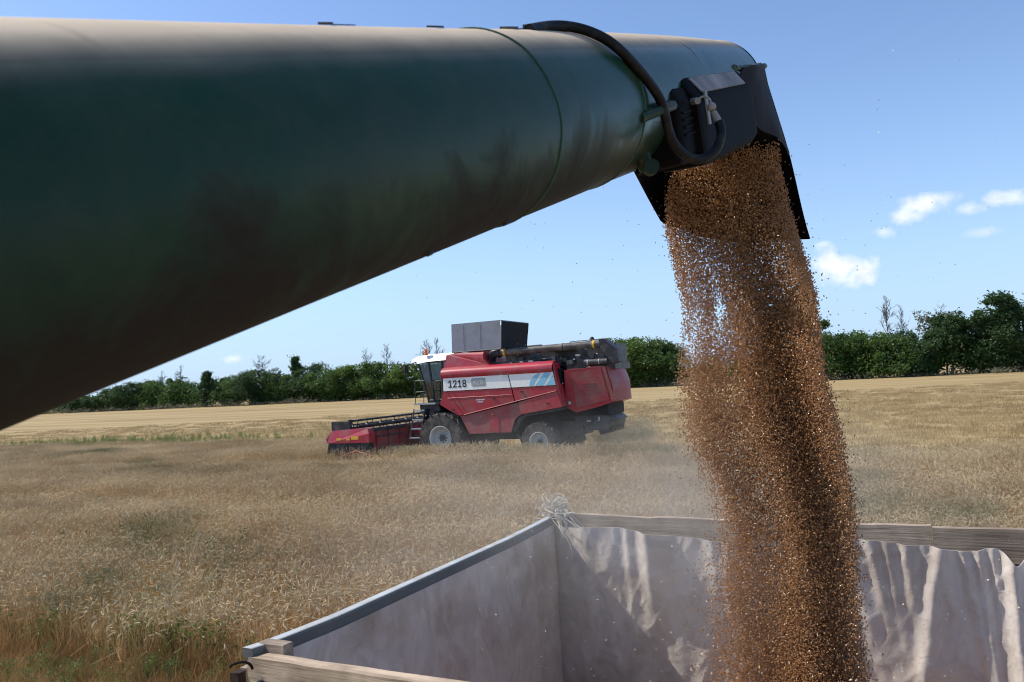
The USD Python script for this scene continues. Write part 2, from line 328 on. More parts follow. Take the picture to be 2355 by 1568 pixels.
def trunk_mesh(rng, h, r, limbs, spread, droop=0.0):
    z = np.linspace(0, h, 7); bend = np.cumsum(rng.normal(0, .035 * h, (7, 2)), 0); bend -= bend[0]
    p = np.column_stack([bend * .6, z]); parts = [tube(p, np.linspace(r, r * .25, 7), 6)]
    for k in range(limbs):
        t = rng.uniform(.3, .92); q = np.array([np.interp(t * h, z, p[:, i]) for i in range(3)]); a = rng.uniform(0, 2 * math.pi); L = spread * rng.uniform(.5, 1.0) * (1.15 - t)
        e = q + np.array([math.cos(a) * L, math.sin(a) * L, L * rng.uniform(.3, .9)]); mid = (q + e) / 2 + rng.normal(0, .06 * L, 3)
        parts.append(tube([q, mid, e], [r * .35 * (1.2 - t), r * .2, r * .06], 5, False))
    return cat(*parts)


TREE_LINE = [(-140, 197), (-101, 186), (-61, 171), (-19, 159), (23, 150), (49, 131), (75, 122), (120, 108)]


def tree_spot(px, back=0.0):
    """where the ray through the picture column px meets the line of the shelter belt"""
    d = ray(px, 900)[:2]; d = d / d[1]
    for (x0, y0), (x1, y1) in zip(TREE_LINE, TREE_LINE[1:]):
        # eye at the origin: s * d = p0 + t * (p1 - p0)
        A = np.array([[d[0], -(x1 - x0)], [d[1], -(y1 - y0)]]); s, t = np.linalg.solve(A, [x0, y0])
        if 0 <= t <= 1: return np.array([d[0] * (s + back), d[1] * (s + back), 0]), s + back


def height_for(dist, px, top):
    """height in metres of a thing dist away whose top stands at picture row top"""
    d = ray(px, top); return 3.1 + d[2] / d[1] * dist


LEAF = {'m': leaf_mid, 'd': leaf_dark, 'b': leaf_bright, 'p': leaf_pale}
# picture column, row of the top, width in metres, shape, leaf tone, metres behind the front of the belt, leaf density, label
TREES = [
    (165, 925, 5, 'bush', 'd', 2, 1, 'low dark bush tree, leftmost one below the green spout'),
    (205, 908, 6, 'round', 'd', 3, 1, 'dark green tree beside the leftmost low bush tree'),
    (255, 893, 7, 'round', 'd', 4, 1, 'dark broad tree just right of where spout meets field edge'),
    (305, 879, 6.5, 'round', 'd', 2, 1, 'rounded dark tree under the lower edge of the green spout'),
    (352, 874, 6, 'bush', 'm', 4, 1, 'bushy tree beneath the small bare twigs left of the pointed tree'),
    (408, 866, 6, 'bush', 'm', 5, .8, 'loose ragged tree just left of the pointed dark tree'),
    (474, 850, 6.0, 'cone', 'd', 1, 1.2, 'dark pointed tree standing out of the belt on the left'),
    (535, 864, 7.5, 'round', 'm', 3, 1, 'rounded tree just right of the pointed dark tree'),
    (592, 850, 8, 'round', 'd', 2, 1, 'broad dark tree in front of the bare grey crown'),
    (644, 858, 6.5, 'bush', 'm', 4, 1, 'bushy tree just left of the tall ragged tree'),
    (684, 813, 5.6, 'cone', 'd', 6, .8, 'tall ragged dark tree rising above the left belt'),
    (722, 836, 7, 'round', 'd', 5, 1, 'dark tree leaning on the right of the tall ragged tree'),
    (768, 845, 8, 'round', 'm', 2, 1, 'wide green tree midway between ragged tree and cab'),
    (822, 838, 8, 'round', 'b', 3, 1, 'lighter green tree below the left of two bare crowns'),
    (880, 830, 9, 'round', 'm', 2, 1.1, 'large rounded green tree left of the harvester cab'),
    (932, 832, 8, 'round', 'b', 3, 1, 'bright green tree partly behind the white cab roof'),
    (1418, 778, 8, 'round', 'm', 2, 1.1, 'green tree directly behind the tail of the harvester'),
    (1470, 774, 8.5, 'round', 'b', 1, 1.2, 'bright green rounded tree between harvester tail and grain stream'),
    (1522, 782, 8, 'round', 'm', 2, 1.1, 'green tree touching the left edge of the grain stream'),
    (1882, 728, 5, 'column', 'm', 2, 1.0, 'tall green tree peeking out from the right of the grain stream'),
    (1918, 762, 6, 'round', 'm', 1, 1, 'green bushy tree first clear of the grain stream on the right'),
    (1962, 757, 7, 'round', 'm', 3, 1, 'rounded mid green tree left of the two bare trees'),
    (2008, 762, 6, 'bush', 'b', 2, 1, 'lighter bushy tree just left of the taller bare tree'),
    (2058, 768, 6.5, 'bush', 'm', 1, 1, 'low bushy tree in front of the two bare trees'),
    (2112, 758, 7.5, 'round', 'd', 2, 1.1, 'dark green tree just right of the two bare trees'),
    (2158, 704, 5.5, 'round', 'p', 8, .35, 'thin pale tree with sparse leaves behind the dark right trees'),
    (2192, 712, 6.0, 'column', 'd', 3, 1.2, 'dark upright tree between the pale tree and tallest tree'),
    (2238, 722, 5.5, 'round', 'd', 5, .7, 'open dark tree with gaps left of the tallest tree'),
    (2278, 702, 5.5, 'round', 'd', 3, 1.0, 'dark shoulder tree leaning against the tallest tree'),
    (2315, 668, 6.2, 'column', 'd', 2, 1.4, 'tallest dark tree near the right edge of the belt'),
    (2352, 694, 6, 'round', 'd', 3, 1.1, 'dark tree cut by the right edge of the view'),
    (2392, 690, 7, 'round', 'm', 3, 1.0, 'green tree standing just beyond the right edge of view'),
]
rng = np.random.default_rng(11)
for i, (px, top, w, shape, tone, back, dens, label) in enumerate(TREES):
    if px > 2360: continue
    if shape in ('round', 'bush') and tone != 'p': w *= 1.25
    P, dist = tree_spot(px, back); h = height_for(dist * 1.0, px, top)
    T = Thing('broadleaf_tree', label, 'tree', P)
    T.part('trunk', trunk_mesh(rng, h * .85, .11 + .012 * h, 9, w * .5), bark, smooth=False)
    size = .34; n = int(dens * 620 * w ** .9 * max(3, h) ** .9 / 3)
    z0 = .25 if shape != 'column' else h * .25
    p, o = crown_points(rng, w, h * 1.0, z0, n, int(16 + w * 3), shape)
    # a fringe of twigs above the skin keeps the outline uneven
    k = rng.choice(len(p), len(p) // 7); jut = np.abs(meshkit.noise(np.column_stack([p[k] * 1.1])) - .5)[:, None] * 3.2; p = np.vstack([p, p[k] + o[k] * rng.uniform(.1, .7, (len(k), 1)) * (.3 + jut) + [0, 0, .22] * jut]); o = np.vstack([o, o[k]])
    p[:, 2] = np.minimum(p[:, 2], h + .25 + .25 * rng.normal(size=len(p)))
    v, f = leaves(p, rng.uniform(.26, .52, len(p)), rng, o); T.part('crown', (v, f), LEAF[tone], smooth=False)


def bare(rng, h, r, spread, levels=4):
    """a dead tree: a leader that keeps going, side branches that rise from it, twigs on those"""
    n = 9; z = np.linspace(0, h, n); p = np.column_stack([np.cumsum(rng.normal(0, .012 * h, (n, 2)), 0), z]); parts = [tube(p, np.linspace(r, r * .12, n), 5, False)]

    def twig(q, d, L, r, lev):
        e = q + d * L; mid = (q + e) / 2 + rng.normal(0, .06 * L, 3); parts.append(tube([q, mid, e], [r, r * .75, r * .5], 3, False))
        if lev:
            for k in range(rng.integers(3, 6)):
                t = rng.uniform(.3, 1.0); twig(q + (e - q) * t, unit(d + rng.normal(0, .5, 3) + [0, 0, .35]), L * rng.uniform(.35, .6), r * .55, lev - 1)
    for k in range(levels * 5):
        t = rng.uniform(.12, .97); q = np.array([np.interp(t * h, z, p[:, i]) for i in range(3)]); a = rng.uniform(0, 2 * math.pi)
        twig(q, unit([math.cos(a) * spread, math.sin(a) * spread, rng.uniform(.35, .9)]), h * rng.uniform(.14, .34) * (1.25 - t) * (.6 + spread), r * .4 * (1.1 - t) + .022, 2)
    m = cat(*parts); m.vertices = m.vertices * (h / m.vertices[:, 2].max()); return m


BARE = [(372, 850, .5, 6, 'small bare twiggy tree beside the lower edge of the spout'), (412, 838, .5, 5, 'thin bare tree above the ragged trees left of pointed tree'), (608, 813, .75, 5, 'wide bare grey crown left of the tall ragged tree'),
        (850, 795, .5, 5, 'left of two bare trees rising left of the cab'), (892, 788, .45, 5, 'right of two bare trees rising left of the cab'), (988, 778, .5, 6, 'bare tree above the cab roof, left one'), (1010, 770, .45, 7, 'bare tree beside the grey grain tank flap'),
        (2048, 677, .33, 6, 'taller of the two bare trees on the right'), (2086, 698, .33, 7, 'shorter of the two bare trees on the right'), (2180, 694, .5, 9, 'fine bare tree crown behind the pale sparse tree')]
for px, top, spread, back, label in BARE:
    P, dist = tree_spot(px, back); h = height_for(dist, px, top)
    T = Thing('bare_tree', label, 'bare tree', P)
    T.part('trunk', tube([[0, 0, 0], [.03 * h, 0, h * .25], [0, .02 * h, h * .5]], [.16, .12, .06], 6), dead_bark, smooth=False)
    m = bare(rng, h * .72, .12, spread, 6); m.apply_translation([.0, 0, h * .28]); T.part('branches', m, dead_bark, smooth=False)

# undergrowth that closes the belt, scrub along its foot
def along_line(n, rng, off0, off1, x0=-125, x1=85):
    L = np.array(TREE_LINE, float); x = rng.uniform(x0, x1, n); y = np.interp(x, L[:, 0], L[:, 1]) + rng.uniform(off0, off1, n); return x, y


rng = np.random.default_rng(5)
c = []
for x, y in zip(*along_line(1150, rng, 1.5, 9)):
    m = 70; d = rng.normal(size=(m, 3)); d /= np.linalg.norm(d, axis=1, keepdims=True); r = rng.uniform(.9, 1.9); hgt = np.interp(x, [-120, -60, 0, 40, 80], [3.0, 3.6, 4.2, 4.4, 4.6]) * rng.uniform(.2, 1.0) * (.6 + .8 * meshkit.noise(np.array([[x * .22, 0, 1.0]]))[0])
    c.append(np.array([x, y, hgt]) + d * r * np.array([1.3, 1, 1.0]))
c = np.vstack(c); c = c[c[:, 2] > .05]
v, f = leaves(c, rng.uniform(.35, .65, len(c)), rng)
solo('undergrowth', (v, f), leaf_mid, 'dense dark undergrowth filling the foot of the tree belt', 'undergrowth', kind='stuff')
c = []
for x, y in zip(*along_line(620, rng, -3.2, .5)):
    m = 26; s = rng.uniform(.35, .85); patch = meshkit.noise(np.array([[x * .12, 0, 3.0]]))[0]
    if patch < .42: s *= .45
    c.append(np.array([x, y, s * .7]) + rng.normal(size=(m, 3)) * [.8 * s, .6 * s, .5 * s])
c = np.vstack(c); c = c[c[:, 2] > .03]
v, f = leaves(c, rng.uniform(.14, .34, len(c)), rng)
solo('field_edge_scrub', (v, f), scrub_leaf, 'silver green scrub and weeds along the foot of the trees', 'scrub', kind='stuff')
P, dist = tree_spot(328, -3)
p, o = crown_points(rng, 3.2, 1.9, .1, 420, 9, 'bush'); v, f = leaves(p, .3, rng, o)
T = Thing('small_bush', 'small yellow green bush at the field edge below the spout', 'bush', P); T.part('crown', (v, f), leaf_bright, smooth=False); T.part('stem', trunk_mesh(rng, 1.2, .05, 5, .8), bark, smooth=False)

# ---------------------------------------------------------------- the crop
def instancer(path, protos, pos, idx, yaw, scale, label, cat_):
    pi = UsdGeom.PointInstancer.Define(stage, path)
    sc = path + '/plants'; UsdGeom.Scope.Define(stage, sc); rel = pi.CreatePrototypesRel()
    for k, parts in enumerate(protos):
        q = f'{sc}/clump_{k:03d}'; UsdGeom.Xform.Define(stage, q); rel.AddTarget(q)
        for nm, (v, f), m in parts: put(f'{q}/{nm}', v, f, None, m)
    pi.CreatePositionsAttr(Vt.Vec3fArray.FromNumpy(np.ascontiguousarray(pos, np.float32)))
    pi.CreateProtoIndicesAttr(Vt.IntArray.FromNumpy(np.ascontiguousarray(idx, np.int32)))
    pi.CreateOrientationsAttr(Vt.QuathArray([Gf.Quath(float(math.cos(a / 2)), 0, 0, float(math.sin(a / 2))) for a in yaw]))
    pi.CreateScalesAttr(Vt.Vec3fArray.FromNumpy(np.ascontiguousarray(scale, np.float32)))
    tag(pi.GetPrim(), label, cat_, kind='stuff')


def blades(base, tip, w, rng, bend=.1):
    """thin curved ribbons from base to tip, two segments, each facing its own way"""
    n = len(base); d = tip - base; s = rng.normal(size=(n, 3)); s[:, 2] = 0; s /= np.linalg.norm(s, axis=1, keepdims=True)
    mid = base + d * .55 + rng.normal(size=(n, 3)) * [bend, bend, 0] * np.linalg.norm(d, axis=1, keepdims=True)
    w = np.broadcast_to(w, (n,))[:, None]
    v = np.stack([base - s * w, base + s * w, mid - s * w * .8, mid + s * w * .8, tip - s * w * .25, tip + s * w * .25], 1).reshape(-1, 3); k = np.arange(n)[:, None] * 6
    return v, np.vstack([k + [0, 1, 3], k + [0, 3, 2], k + [2, 3, 5], k + [2, 5, 4]])


def ears(base, dirn, L, w, rng):
    """wheat ears: four-sided spindles"""
    n = len(base); dirn = dirn / np.linalg.norm(dirn, axis=1, keepdims=True); a = np.cross(dirn, [0.3, .9, .1]); a /= np.linalg.norm(a, axis=1, keepdims=True); b = np.cross(dirn, a)
    L, w = L[:, None], np.broadcast_to(w, (n,))[:, None]; m = base + dirn * L * .4
    v = np.stack([base, m + a * w, m + b * w, m - a * w, m - b * w, base + dirn * L], 1).reshape(-1, 3); k = np.arange(n)[:, None] * 6
    return v, np.vstack([k + t for t in ([0, 2, 1], [0, 3, 2], [0, 4, 3], [0, 1, 4], [1, 2, 5], [2, 3, 5], [3, 4, 5], [4, 1, 5])])


def join(*vf):
    off, V, F = 0, [], []
    for v, f in vf: V.append(v); F.append(f + off); off += len(v)
    return np.vstack(V), np.vstack(F)


rng = np.random.default_rng(21)
wheat = []
for k in range(7):
    n = 52; b = np.column_stack([rng.uniform(-.24, .24, (n, 2)), np.zeros(n)]); h = rng.uniform(.42, .66, n); lean = rng.normal(0, .09, (n, 2))
    t = b + np.column_stack([lean * h[:, None] * 1.4, h]); st = blades(b, t, .0028, rng, .05)
    nl = 40; j = rng.integers(0, n, nl); zz = rng.uniform(.25, .8, (nl, 1)); lb = b[j] + (t[j] - b[j]) * zz; lt = lb + np.column_stack([rng.normal(0, .09, (nl, 2)), rng.uniform(-.12, .06, nl)])
    lv = blades(lb, lt, .005, rng, .25)
    dn = np.column_stack([lean * 2.5 + rng.normal(0, .45, (n, 2)), rng.uniform(-.15, 1.0, n)])
    er = ears(t, dn, rng.uniform(.065, .115, n), .0082, rng)
    na = n * 2; j = rng.integers(0, n, na); dd = dn[j] / np.linalg.norm(dn[j], axis=1, keepdims=True); ab = t[j] + dd * .05; aw = blades(ab, ab + (dd + rng.normal(0, .35, (na, 3))) * .06, .0009, rng, .05)
    wheat.append([('stems', join(st, lv), stem_mat), ('ears', join(er, aw), ear_mat)])

NEAR = lambda x: 9.0 - .45 * (x + 3.1)                  # near edge of the standing crop
FAR_AHEAD = lambda x: 35.9 - .445 * (x + .6)            # far edge ahead of the header
FAR_BEHIND = lambda x: 30.5 - .445 * (x + 3.6)          # the cut edge behind the header
FH = np.array([-math.cos(math.radians(24)), math.sin(math.radians(24))]); LH = np.array([-math.sin(math.radians(24)), -math.cos(math.radians(24))]); COMBINE = np.array([-2.12, 32.36])


def standing(x, y):
    q = np.stack([x, y], -1) - COMBINE; ahead = q @ FH > 4.0
    wob = .35 * (meshkit.noise(np.stack([x * .9, y * .9, x * 0], -1)) - .5)
    return (y > NEAR(x) + wob * 1.4) & (y < np.where(ahead, FAR_AHEAD(x), FAR_BEHIND(x)) + wob * 2)


def scatter(x0, x1, y0, y1, step, rng, jitter=.5):
    x, y = np.meshgrid(np.arange(x0, x1, step), np.arange(y0, y1, step)); x, y = x.ravel(), y.ravel()
    x = x + rng.uniform(-jitter, jitter, len(x)) * step; y = y + rng.uniform(-jitter, jitter, len(y)) * step
    keep = np.abs(x) < .70 * y + 2.5; return x[keep], y[keep]


x, y = scatter(-36, 24, 6, 52, .36, rng); k = standing(x, y); x, y = x[k], y[k]
across = x * math.sin(-ROW) + y * math.cos(ROW); along = x * math.cos(ROW) - y * math.sin(-ROW)
s = (.84 + .34 * meshkit.fbm(np.stack([x * .35, y * .35, x * 0], -1), 3, 4)) * (1 - .26 * np.clip(meshkit.noise(np.stack([along * .05, across * .75, x * 0 + 6], -1)) * 3.2 - 1.9, 0, 1)); n = len(x)
q = np.stack([x, y], -1) - COMBINE; s = s * (1 + .18 * np.exp(-((q @ LH - 3.4) / 1.6) ** 2) * (np.abs(q @ FH) < 9))
instancer('/World/standing_wheat', wheat, np.column_stack([x, y, np.zeros(n)]), rng.integers(0, 7, n), rng.uniform(0, 6.28, n), np.column_stack([np.full(n, 1.08), np.full(n, 1.08), s]), 'standing ripe wheat between the trailer and the red harvester', 'wheat')

# stubble: short cut stalks and loose straw, as far as single stalks can be told
stub = []
for k in range(5):
    n = 95; b = np.column_stack([rng.uniform(-.6, .6, (n, 2)), np.zeros(n)]); b[:, 1] = np.round(b[:, 1] / .15) * .15 + rng.normal(0, .02, n)
    t = b + np.column_stack([rng.normal(0, .03, (n, 2)), rng.uniform(.06, .17, n)]); st = blades(b, t, .006, rng, .05)
    m = 70; b = np.column_stack([rng.uniform(-.6, .6, (m, 2)), rng.uniform(.01, .09, m)]); lt = blades(b, b + np.column_stack([rng.normal(0, .14, (m, 2)), rng.normal(0, .03, m)]), .006, rng, .1)
    stub.append([('stalks', join(st, lt), stubble_mat)])
x, y = scatter(-62, 55, 19, 84, 1.0, rng); k = ~standing(x, y) & (y > FAR_BEHIND(x) - 2) & (rng.uniform(0, 1, len(x)) < np.interp(y, [40, 84], [1.0, .35])); x, y = x[k], y[k]; n = len(x)
instancer('/World/stubble', stub, np.column_stack([x, y, np.zeros(n)]), rng.integers(0, 5, n), np.full(n, ROW) + rng.normal(0, .08, n) + np.pi * rng.integers(0, 2, n), np.column_stack([np.full(n, 1.0), np.full(n, 1.0), rng.uniform(.7, 1.25, n)]), 'short golden stubble of the cut field behind the standing wheat', 'stubble')

# weeds: leafy clumps
weeds = []
for k in range(4):
    n = 90; r = rng.uniform(0, .2, n); a = rng.uniform(0, 6.28, n); c = np.column_stack([r * np.cos(a), r * np.sin(a), rng.uniform(.1, .55, n)])
    lf = leaves(c, rng.uniform(.035, .085, n), rng, ratio=.4); m = 14; b = np.column_stack([rng.uniform(-.08, .08, (m, 2)), np.zeros(m)]); st = blades(b, b + np.column_stack([rng.normal(0, .09, (m, 2)), rng.uniform(.3, .6, m)]), .004, rng, .08)
    weeds.append([('leaves', join(lf, st), weed_leaf)])
P = []
def patch(u, v, n, sx, sy, z=.55):
    d = ray(u, v); c = EYE + d * ((z - EYE[2]) / d[2]); P.extend([(c[0] + rng.normal(0, sx), c[1] + rng.normal(0, sy)) for _ in range(n)])
for u, v, n, sx, sy in ((525, 1228, 14, .35, .4), (455, 1218, 8, .3, .3), (345, 1222, 7, .35, .3), (260, 1208, 9, .5, .4), (425, 1065, 5, .15, .3), (60, 1140, 12, 1.3, 1.0), (120, 1160, 8, 1.2, .8), (20, 1390, 9, .45, .3), (200, 1440, 12, .2, .25), (180, 1500, 9, .3, .3), (330, 1430, 3, .3, .2), (640, 1090, 8, .5, .6),
                        (1035, 1025, 22, .55, .5), (1300, 1030, 60, 1.6, .5), (1130, 1024, 8, .4, .3), (1450, 1026, 30, 1.0, .5), (1540, 1024, 30, 1.0, .6), (1070, 1100, 7, .6, .6), (1180, 1090, 6, .6, .5), (2240, 1085, 12, 1.0, .5), (800, 1040, 16, 1.4, .5), (330, 1075, 8, 1.2, .8), (520, 1290, 6, .4, .3), (560, 1330, 6, .4, .3), (720, 1120, 8, .8, .6), (1660, 1060, 10, .8, .6)): patch(u, v, n, sx, sy)
for u, v, n, sx, sy in ((60, 1018, 120, 5.5, 1.2), (250, 1012, 140, 4.5, 1.2), (380, 1010, 140, 3.5, 1.1), (480, 1012, 60, 3.5, 1.0), (600, 1008, 26, 3, 1.2)): patch(u, v, n, sx, sy, .2)
for u, v, n, sx, sy in ((60, 1540, 30, .5, .4), (250, 1545, 30, .5, .3), (420, 1540, 20, .4, .3), (330, 1500, 10, .35, .25)): patch(u, v, n, sx, sy, .1)
P = np.array(P); n = len(P); small = (P[:, 1] < NEAR(P[:, 0]))
sc = rng.uniform(.55, 1.1, n) * np.where(P[:, 1] > 36, rng.uniform(.5, .9, n), 1.0) * np.where(small, .5, 1)
instancer('/World/green_weeds', weeds, np.column_stack([P, np.zeros(n)]), rng.integers(0, 4, n), rng.uniform(0, 6.28, n), np.column_stack([sc, sc, sc]), 'green leafy weeds scattered through the wheat and along its edges', 'weeds')

# trampled dry grass along the near edge of the crop
tufts = []
for k in range(5):
    n = 70; b = np.column_stack([rng.uniform(-.16, .16, (n, 2)), np.zeros(n)]); t = b + np.column_stack([rng.normal(0, .12, (n, 2)), rng.uniform(.08, .34, n)]); tufts.append([('blades', blades(b, t, .0032, rng, .16), tall_grass_mat)])
x, y = scatter(-11, 4, 3.2, 13, .2, rng); k = (y < NEAR(x) + .25) & (x < -.2); x, y = x[k], y[k]; n = len(x); sc = rng.uniform(.55, 1.2, n) * np.interp(NEAR(x) - y, [0, .8, 3], [1.5, .9, .75])
instancer('/World/dry_grass', tufts, np.column_stack([x, y, np.zeros(n)]), rng.integers(0, 5, n), rng.uniform(0, 6.28, n), np.column_stack([np.ones(n), np.ones(n), sc]), 'trampled brown and green grass along the near edge of the wheat', 'grass')

# ---------------------------------------------------------------- the red combine harvester (x forward, y to its left side, z up; origin under the front axle)
FX = np.array([-math.cos(math.radians(24)), math.sin(math.radians(24)), 0]); LX = np.array([-math.sin(math.radians(24)), -math.cos(math.radians(24)), 0])
H = Thing('combine_harvester', 'red combine harvester with white cab roof and numbered white side stripe', 'combine harvester', (-2.1266, 32.3648, 0), np.stack([FX, LX, [0, 0, 1]]))
C = H.part


def rotated_text(text, height, depth, x, y, z, width=None, bold=True):
    m = meshkit.text_mesh(text, height, depth, bold); v = np.array(m.vertices); v[:, 0] -= v[:, 0].min()
    if width: v[:, 0] *= width / v[:, 0].max()
    return trimesh.Trimesh(np.stack([x - v[:, 0], y + v[:, 2], z + v[:, 1]], 1), m.faces, process=False)


C('body_core', cat(bx(-4.7, -.3, -1.3, 1.3, 1.75, 3.3), bx(-4.4, -1.1, -1.2, 1.2, 1.15, 1.8), bx(-6.3, -4.6, -.95, .95, 1.6, 2.9), bx(-4.2, .2, -.75, .75, .8, 1.3)), inside_panel, smooth=False)
# upper shield with a rolled top edge
sec = [(1.555, 3.165), (1.60, 3.22), (1.615, 3.30), (1.60, 3.38), (1.55, 3.45), (1.47, 3.505), (1.36, 3.535), (1.2, 3.545)]
for side in (1, -1):
    P = np.array([[(x, side * y * (1 if x > -4.5 else .995), z + .03 * (x / -4.53) * 1) for y, z in sec] for x in np.linspace(-.07, -4.53, 14)])
    m = sheet(P if side < 0 else P[::-1], .03); C('upper_shield', m, red_paint, smooth=40)
    f1 = [(-.14, 3.165), (-2.79, 3.19), (-2.89, 2.715), (-.14, 2.69)]; f2 = [(-2.83, 3.19), (-4.53, 3.205), (-4.62, 2.735), (-2.93, 2.715)]
    for f in (f1, f2): C('white_stripe', prism(f, side * 1.56, side * 1.59), cream_paint, smooth=False)
    a = [(-.14, 2.675), (-2.90, 2.70), (-3.0, 2.17), (-2.6, 2.10), (-.96, 1.78), (-.72, 1.77), (-.34, 1.97), (.06, 2.2)]
    C('side_panel', prism(a, side * 1.53, side * 1.575), red_paint, smooth=False)
    b = [(-2.94, 2.70), (-4.62, 2.72), (-4.655, 2.545), (-3.04, 2.20)]
    C('side_panel', prism(b, side * 1.53, side * 1.575), red_paint, smooth=False)
    c = [(-.98, 1.755), (-2.6, 2.07), (-3.13, 2.165), (-3.2, 1.72), (-3.06, 1.64), (-2.96, 1.54), (-2.80, 1.11), (-1.12, 1.08), (-.76, 1.74)]
    C('lower_panel', prism(c, side * 1.49, side * 1.535), red_dusty, smooth=False)
    d = [(-3.16, 2.18), (-4.66, 2.515), (-4.82, 1.96), (-3.22, 1.74)]
    C('rear_flap', prism(d, side * 1.55, side * 1.59), red_paint, smooth=False)
    e = [(-1.93, 1.72), (-2.33, 1.74), (-2.33, 1.16), (-1.95, 1.15)]
    C('small_door', prism(e, side * 1.53, side * 1.55), red_paint, smooth=False)
    [C('crease_rail', m, red_paint) for m in (tube([(-.96, side * 1.585, 1.79), (-4.64, side * 1.60, 2.53)], .016, 6), tube([(-.25, side * 1.58, 2.66), (-.95, side * 1.58, 1.79)], .012, 5), tube([(-.55, side * 1.58, 2.62), (-1.1, side * 1.58, 1.80)], .010, 5), tube([(-.3, side * 1.578, 2.42), (-2.9, side * 1.578, 2.46)], .012, 5))]
    # rear edge of the shields, turned inwards
    C('shield_end', prism([(-4.50, 3.53), (-4.56, 3.53), (-4.84, 1.97), (-4.74, 1.97)], side * .95, side * 1.55), red_paint, smooth=False)
    C('wheel_arch', prism([(-2.85, 1.2), (-3.1, 1.62), (-3.35, 1.74), (-4.8, 1.95), (-4.8, 1.85), (-3.4, 1.66), (-3.2, 1.5), (-2.95, 1.1)], side * 1.0, side * 1.5), black_metal, smooth=False)
C('number', rotated_text('1218', .255, .006, -.36, 1.592, 2.815, .75), text_black, smooth=False, label='black number 1218 on the white stripe')
rr = sbox(-1.90, 2.815, -1.32, 3.115).buffer(-.06).buffer(.06)
bd = C('badge', prism(Polygon(rr.exterior), 1.592, 1.597), badge_grey, smooth=False, label='grey rounded badge on the white stripe')
C('badge_lettering', rotated_text('KZS', .17, .004, -1.42, 1.598, 2.88, .38), badge_light, smooth=False, parent=bd)
el = Point(0, 0).buffer(1, 32); from shapely import affinity
el = affinity.translate(affinity.scale(el, .62, .50), -4.24, 2.72).intersection(Polygon([(-3.5, 2.735), (-3.5, 3.185), (-4.51, 3.195), (-4.60, 2.745)]))
for off in (-4.02, -4.42):
    el = el.difference(Polygon([(off - .30, 3.3), (off - .16, 3.3), (off + .40, 2.6), (off + .30, 2.6)]))
el = [q for q in getattr(el, 'geoms', [el]) if q.area > .002]
C('blue_swoosh', cat(*[prism(Polygon(q.exterior), 1.592, 1.596) for q in el]), swoosh_blue, smooth=False)
C('small_lettering', cat(*[bx(-1.52 - .06 * k, -1.48 - .06 * k + .01, 1.576, 1.58, 2.30 - r * .08, 2.345 - r * .08) for k in range(6) for r in (0, 1) if not (r and k in (0, 5))]), badge_light, smooth=False, kind='stuff')
C('small_lamp', cyl((-2.1, 1.53, 1.78), (-2.1, 1.57, 1.78), .035, n=10), orange_lens)
# grain tank side hoods and the folding tank extension
hood = [(-.10, 3.56), (-.16, 4.03), (-.30, 4.06), (-1.72, 4.11), (-1.70, 3.98), (-1.74, 3.82), (-1.86, 3.68), (-2.0, 3.575)]
m = prism(hood, -1.36, 1.36); v = np.array(m.vertices); v[:, 1] *= np.interp(v[:, 2], [3.5, 3.8, 4.0, 4.11], [1, 1, .96, .88]); m.vertices = v; C('tank_hood', m, red_paint, smooth=False)
for side in (1, -1):
    P = np.array([[(x + dx * (z - 4.1), side * (1.20 + .10 * (z - 4.1)), z + (x / -2.4) * .02) for z in (4.12, 4.65, 5.175)] for x, dx in ((-.38, -.07), (-1.4, -.09), (-2.38, -.09))])
    C('tank_flap', sheet(P if side < 0 else P[::-1], .012), grey_panel, smooth=False, label='grey folded-up grain tank flap')
    [C('flap_rib', tube([(x, side * (1.19), 4.15), (x - .06, side * 1.28, 5.1)], .012, 5), grey_panel) for x in (-1.05, -1.75)]
    [C('flap_seam', tube([(x, side * 1.212, 4.18), (x - .06, side * 1.306, 5.12)], .012, 4), black_metal) for x in (-.9, -1.6)]
for x, t in ((-.40, -.07), (-2.40, -.10)):
    P = np.array([[(x + t * (z - 4.1), y * (1 + .08 * (z - 4.1)), z) for z in (4.14, 5.16)] for y in (-1.18, 0, 1.18)])
    C('tank_end_flap', sheet(P, .012), inside_panel, smooth=False)  # end flaps coloured near-black for the shade on the box's rear face
C('flap_edge', tube([(-2.49, -1.28, 5.17), (-2.49, 1.28, 5.18)], .02, 6), grey_panel); C('flap_hinge', tube([(-.38, 1.22, 4.12), (-2.4, 1.22, 4.14)], .022, 6), black_metal)
# unloading auger folded along the left side
C('auger_tube', tube([(-2.2, 1.0, 4.0), (-4.2, 1.0, 4.05), (-6.22, 1.0, 4.10)], .135, 18), auger_mat)
C('auger_elbow', cat(tube(curve([(-1.78, .72, 3.62), (-1.86, .86, 3.86), (-2.0, .97, 3.98), (-2.25, 1.0, 4.0)], 10), .17, 14), tube([(-2.2, 1.0, 4.0), (-2.28, 1.0, 4.0)], .19, 16)), black_metal)
C('auger_ring', cat(tube([(-2.42, 1.0, 4.005), (-2.50, 1.0, 4.007)], .142, 14)), yellow_decal); C('auger_ring', tube([(-5.88, 1.0, 4.09), (-5.95, 1.0, 4.092)], .142, 14), yellow_decal)
C('auger_band', tube([(-4.75, 1.0, 4.065), (-4.79, 1.0, 4.066)], .145, 14), black_metal)
C('auger_spout', prism([(-6.15, 4.27), (-6.32, 4.27), (-6.82, 3.85), (-6.85, 3.45), (-6.60, 3.38), (-6.2, 3.92)], .62, 1.18), black_metal, smooth=False)
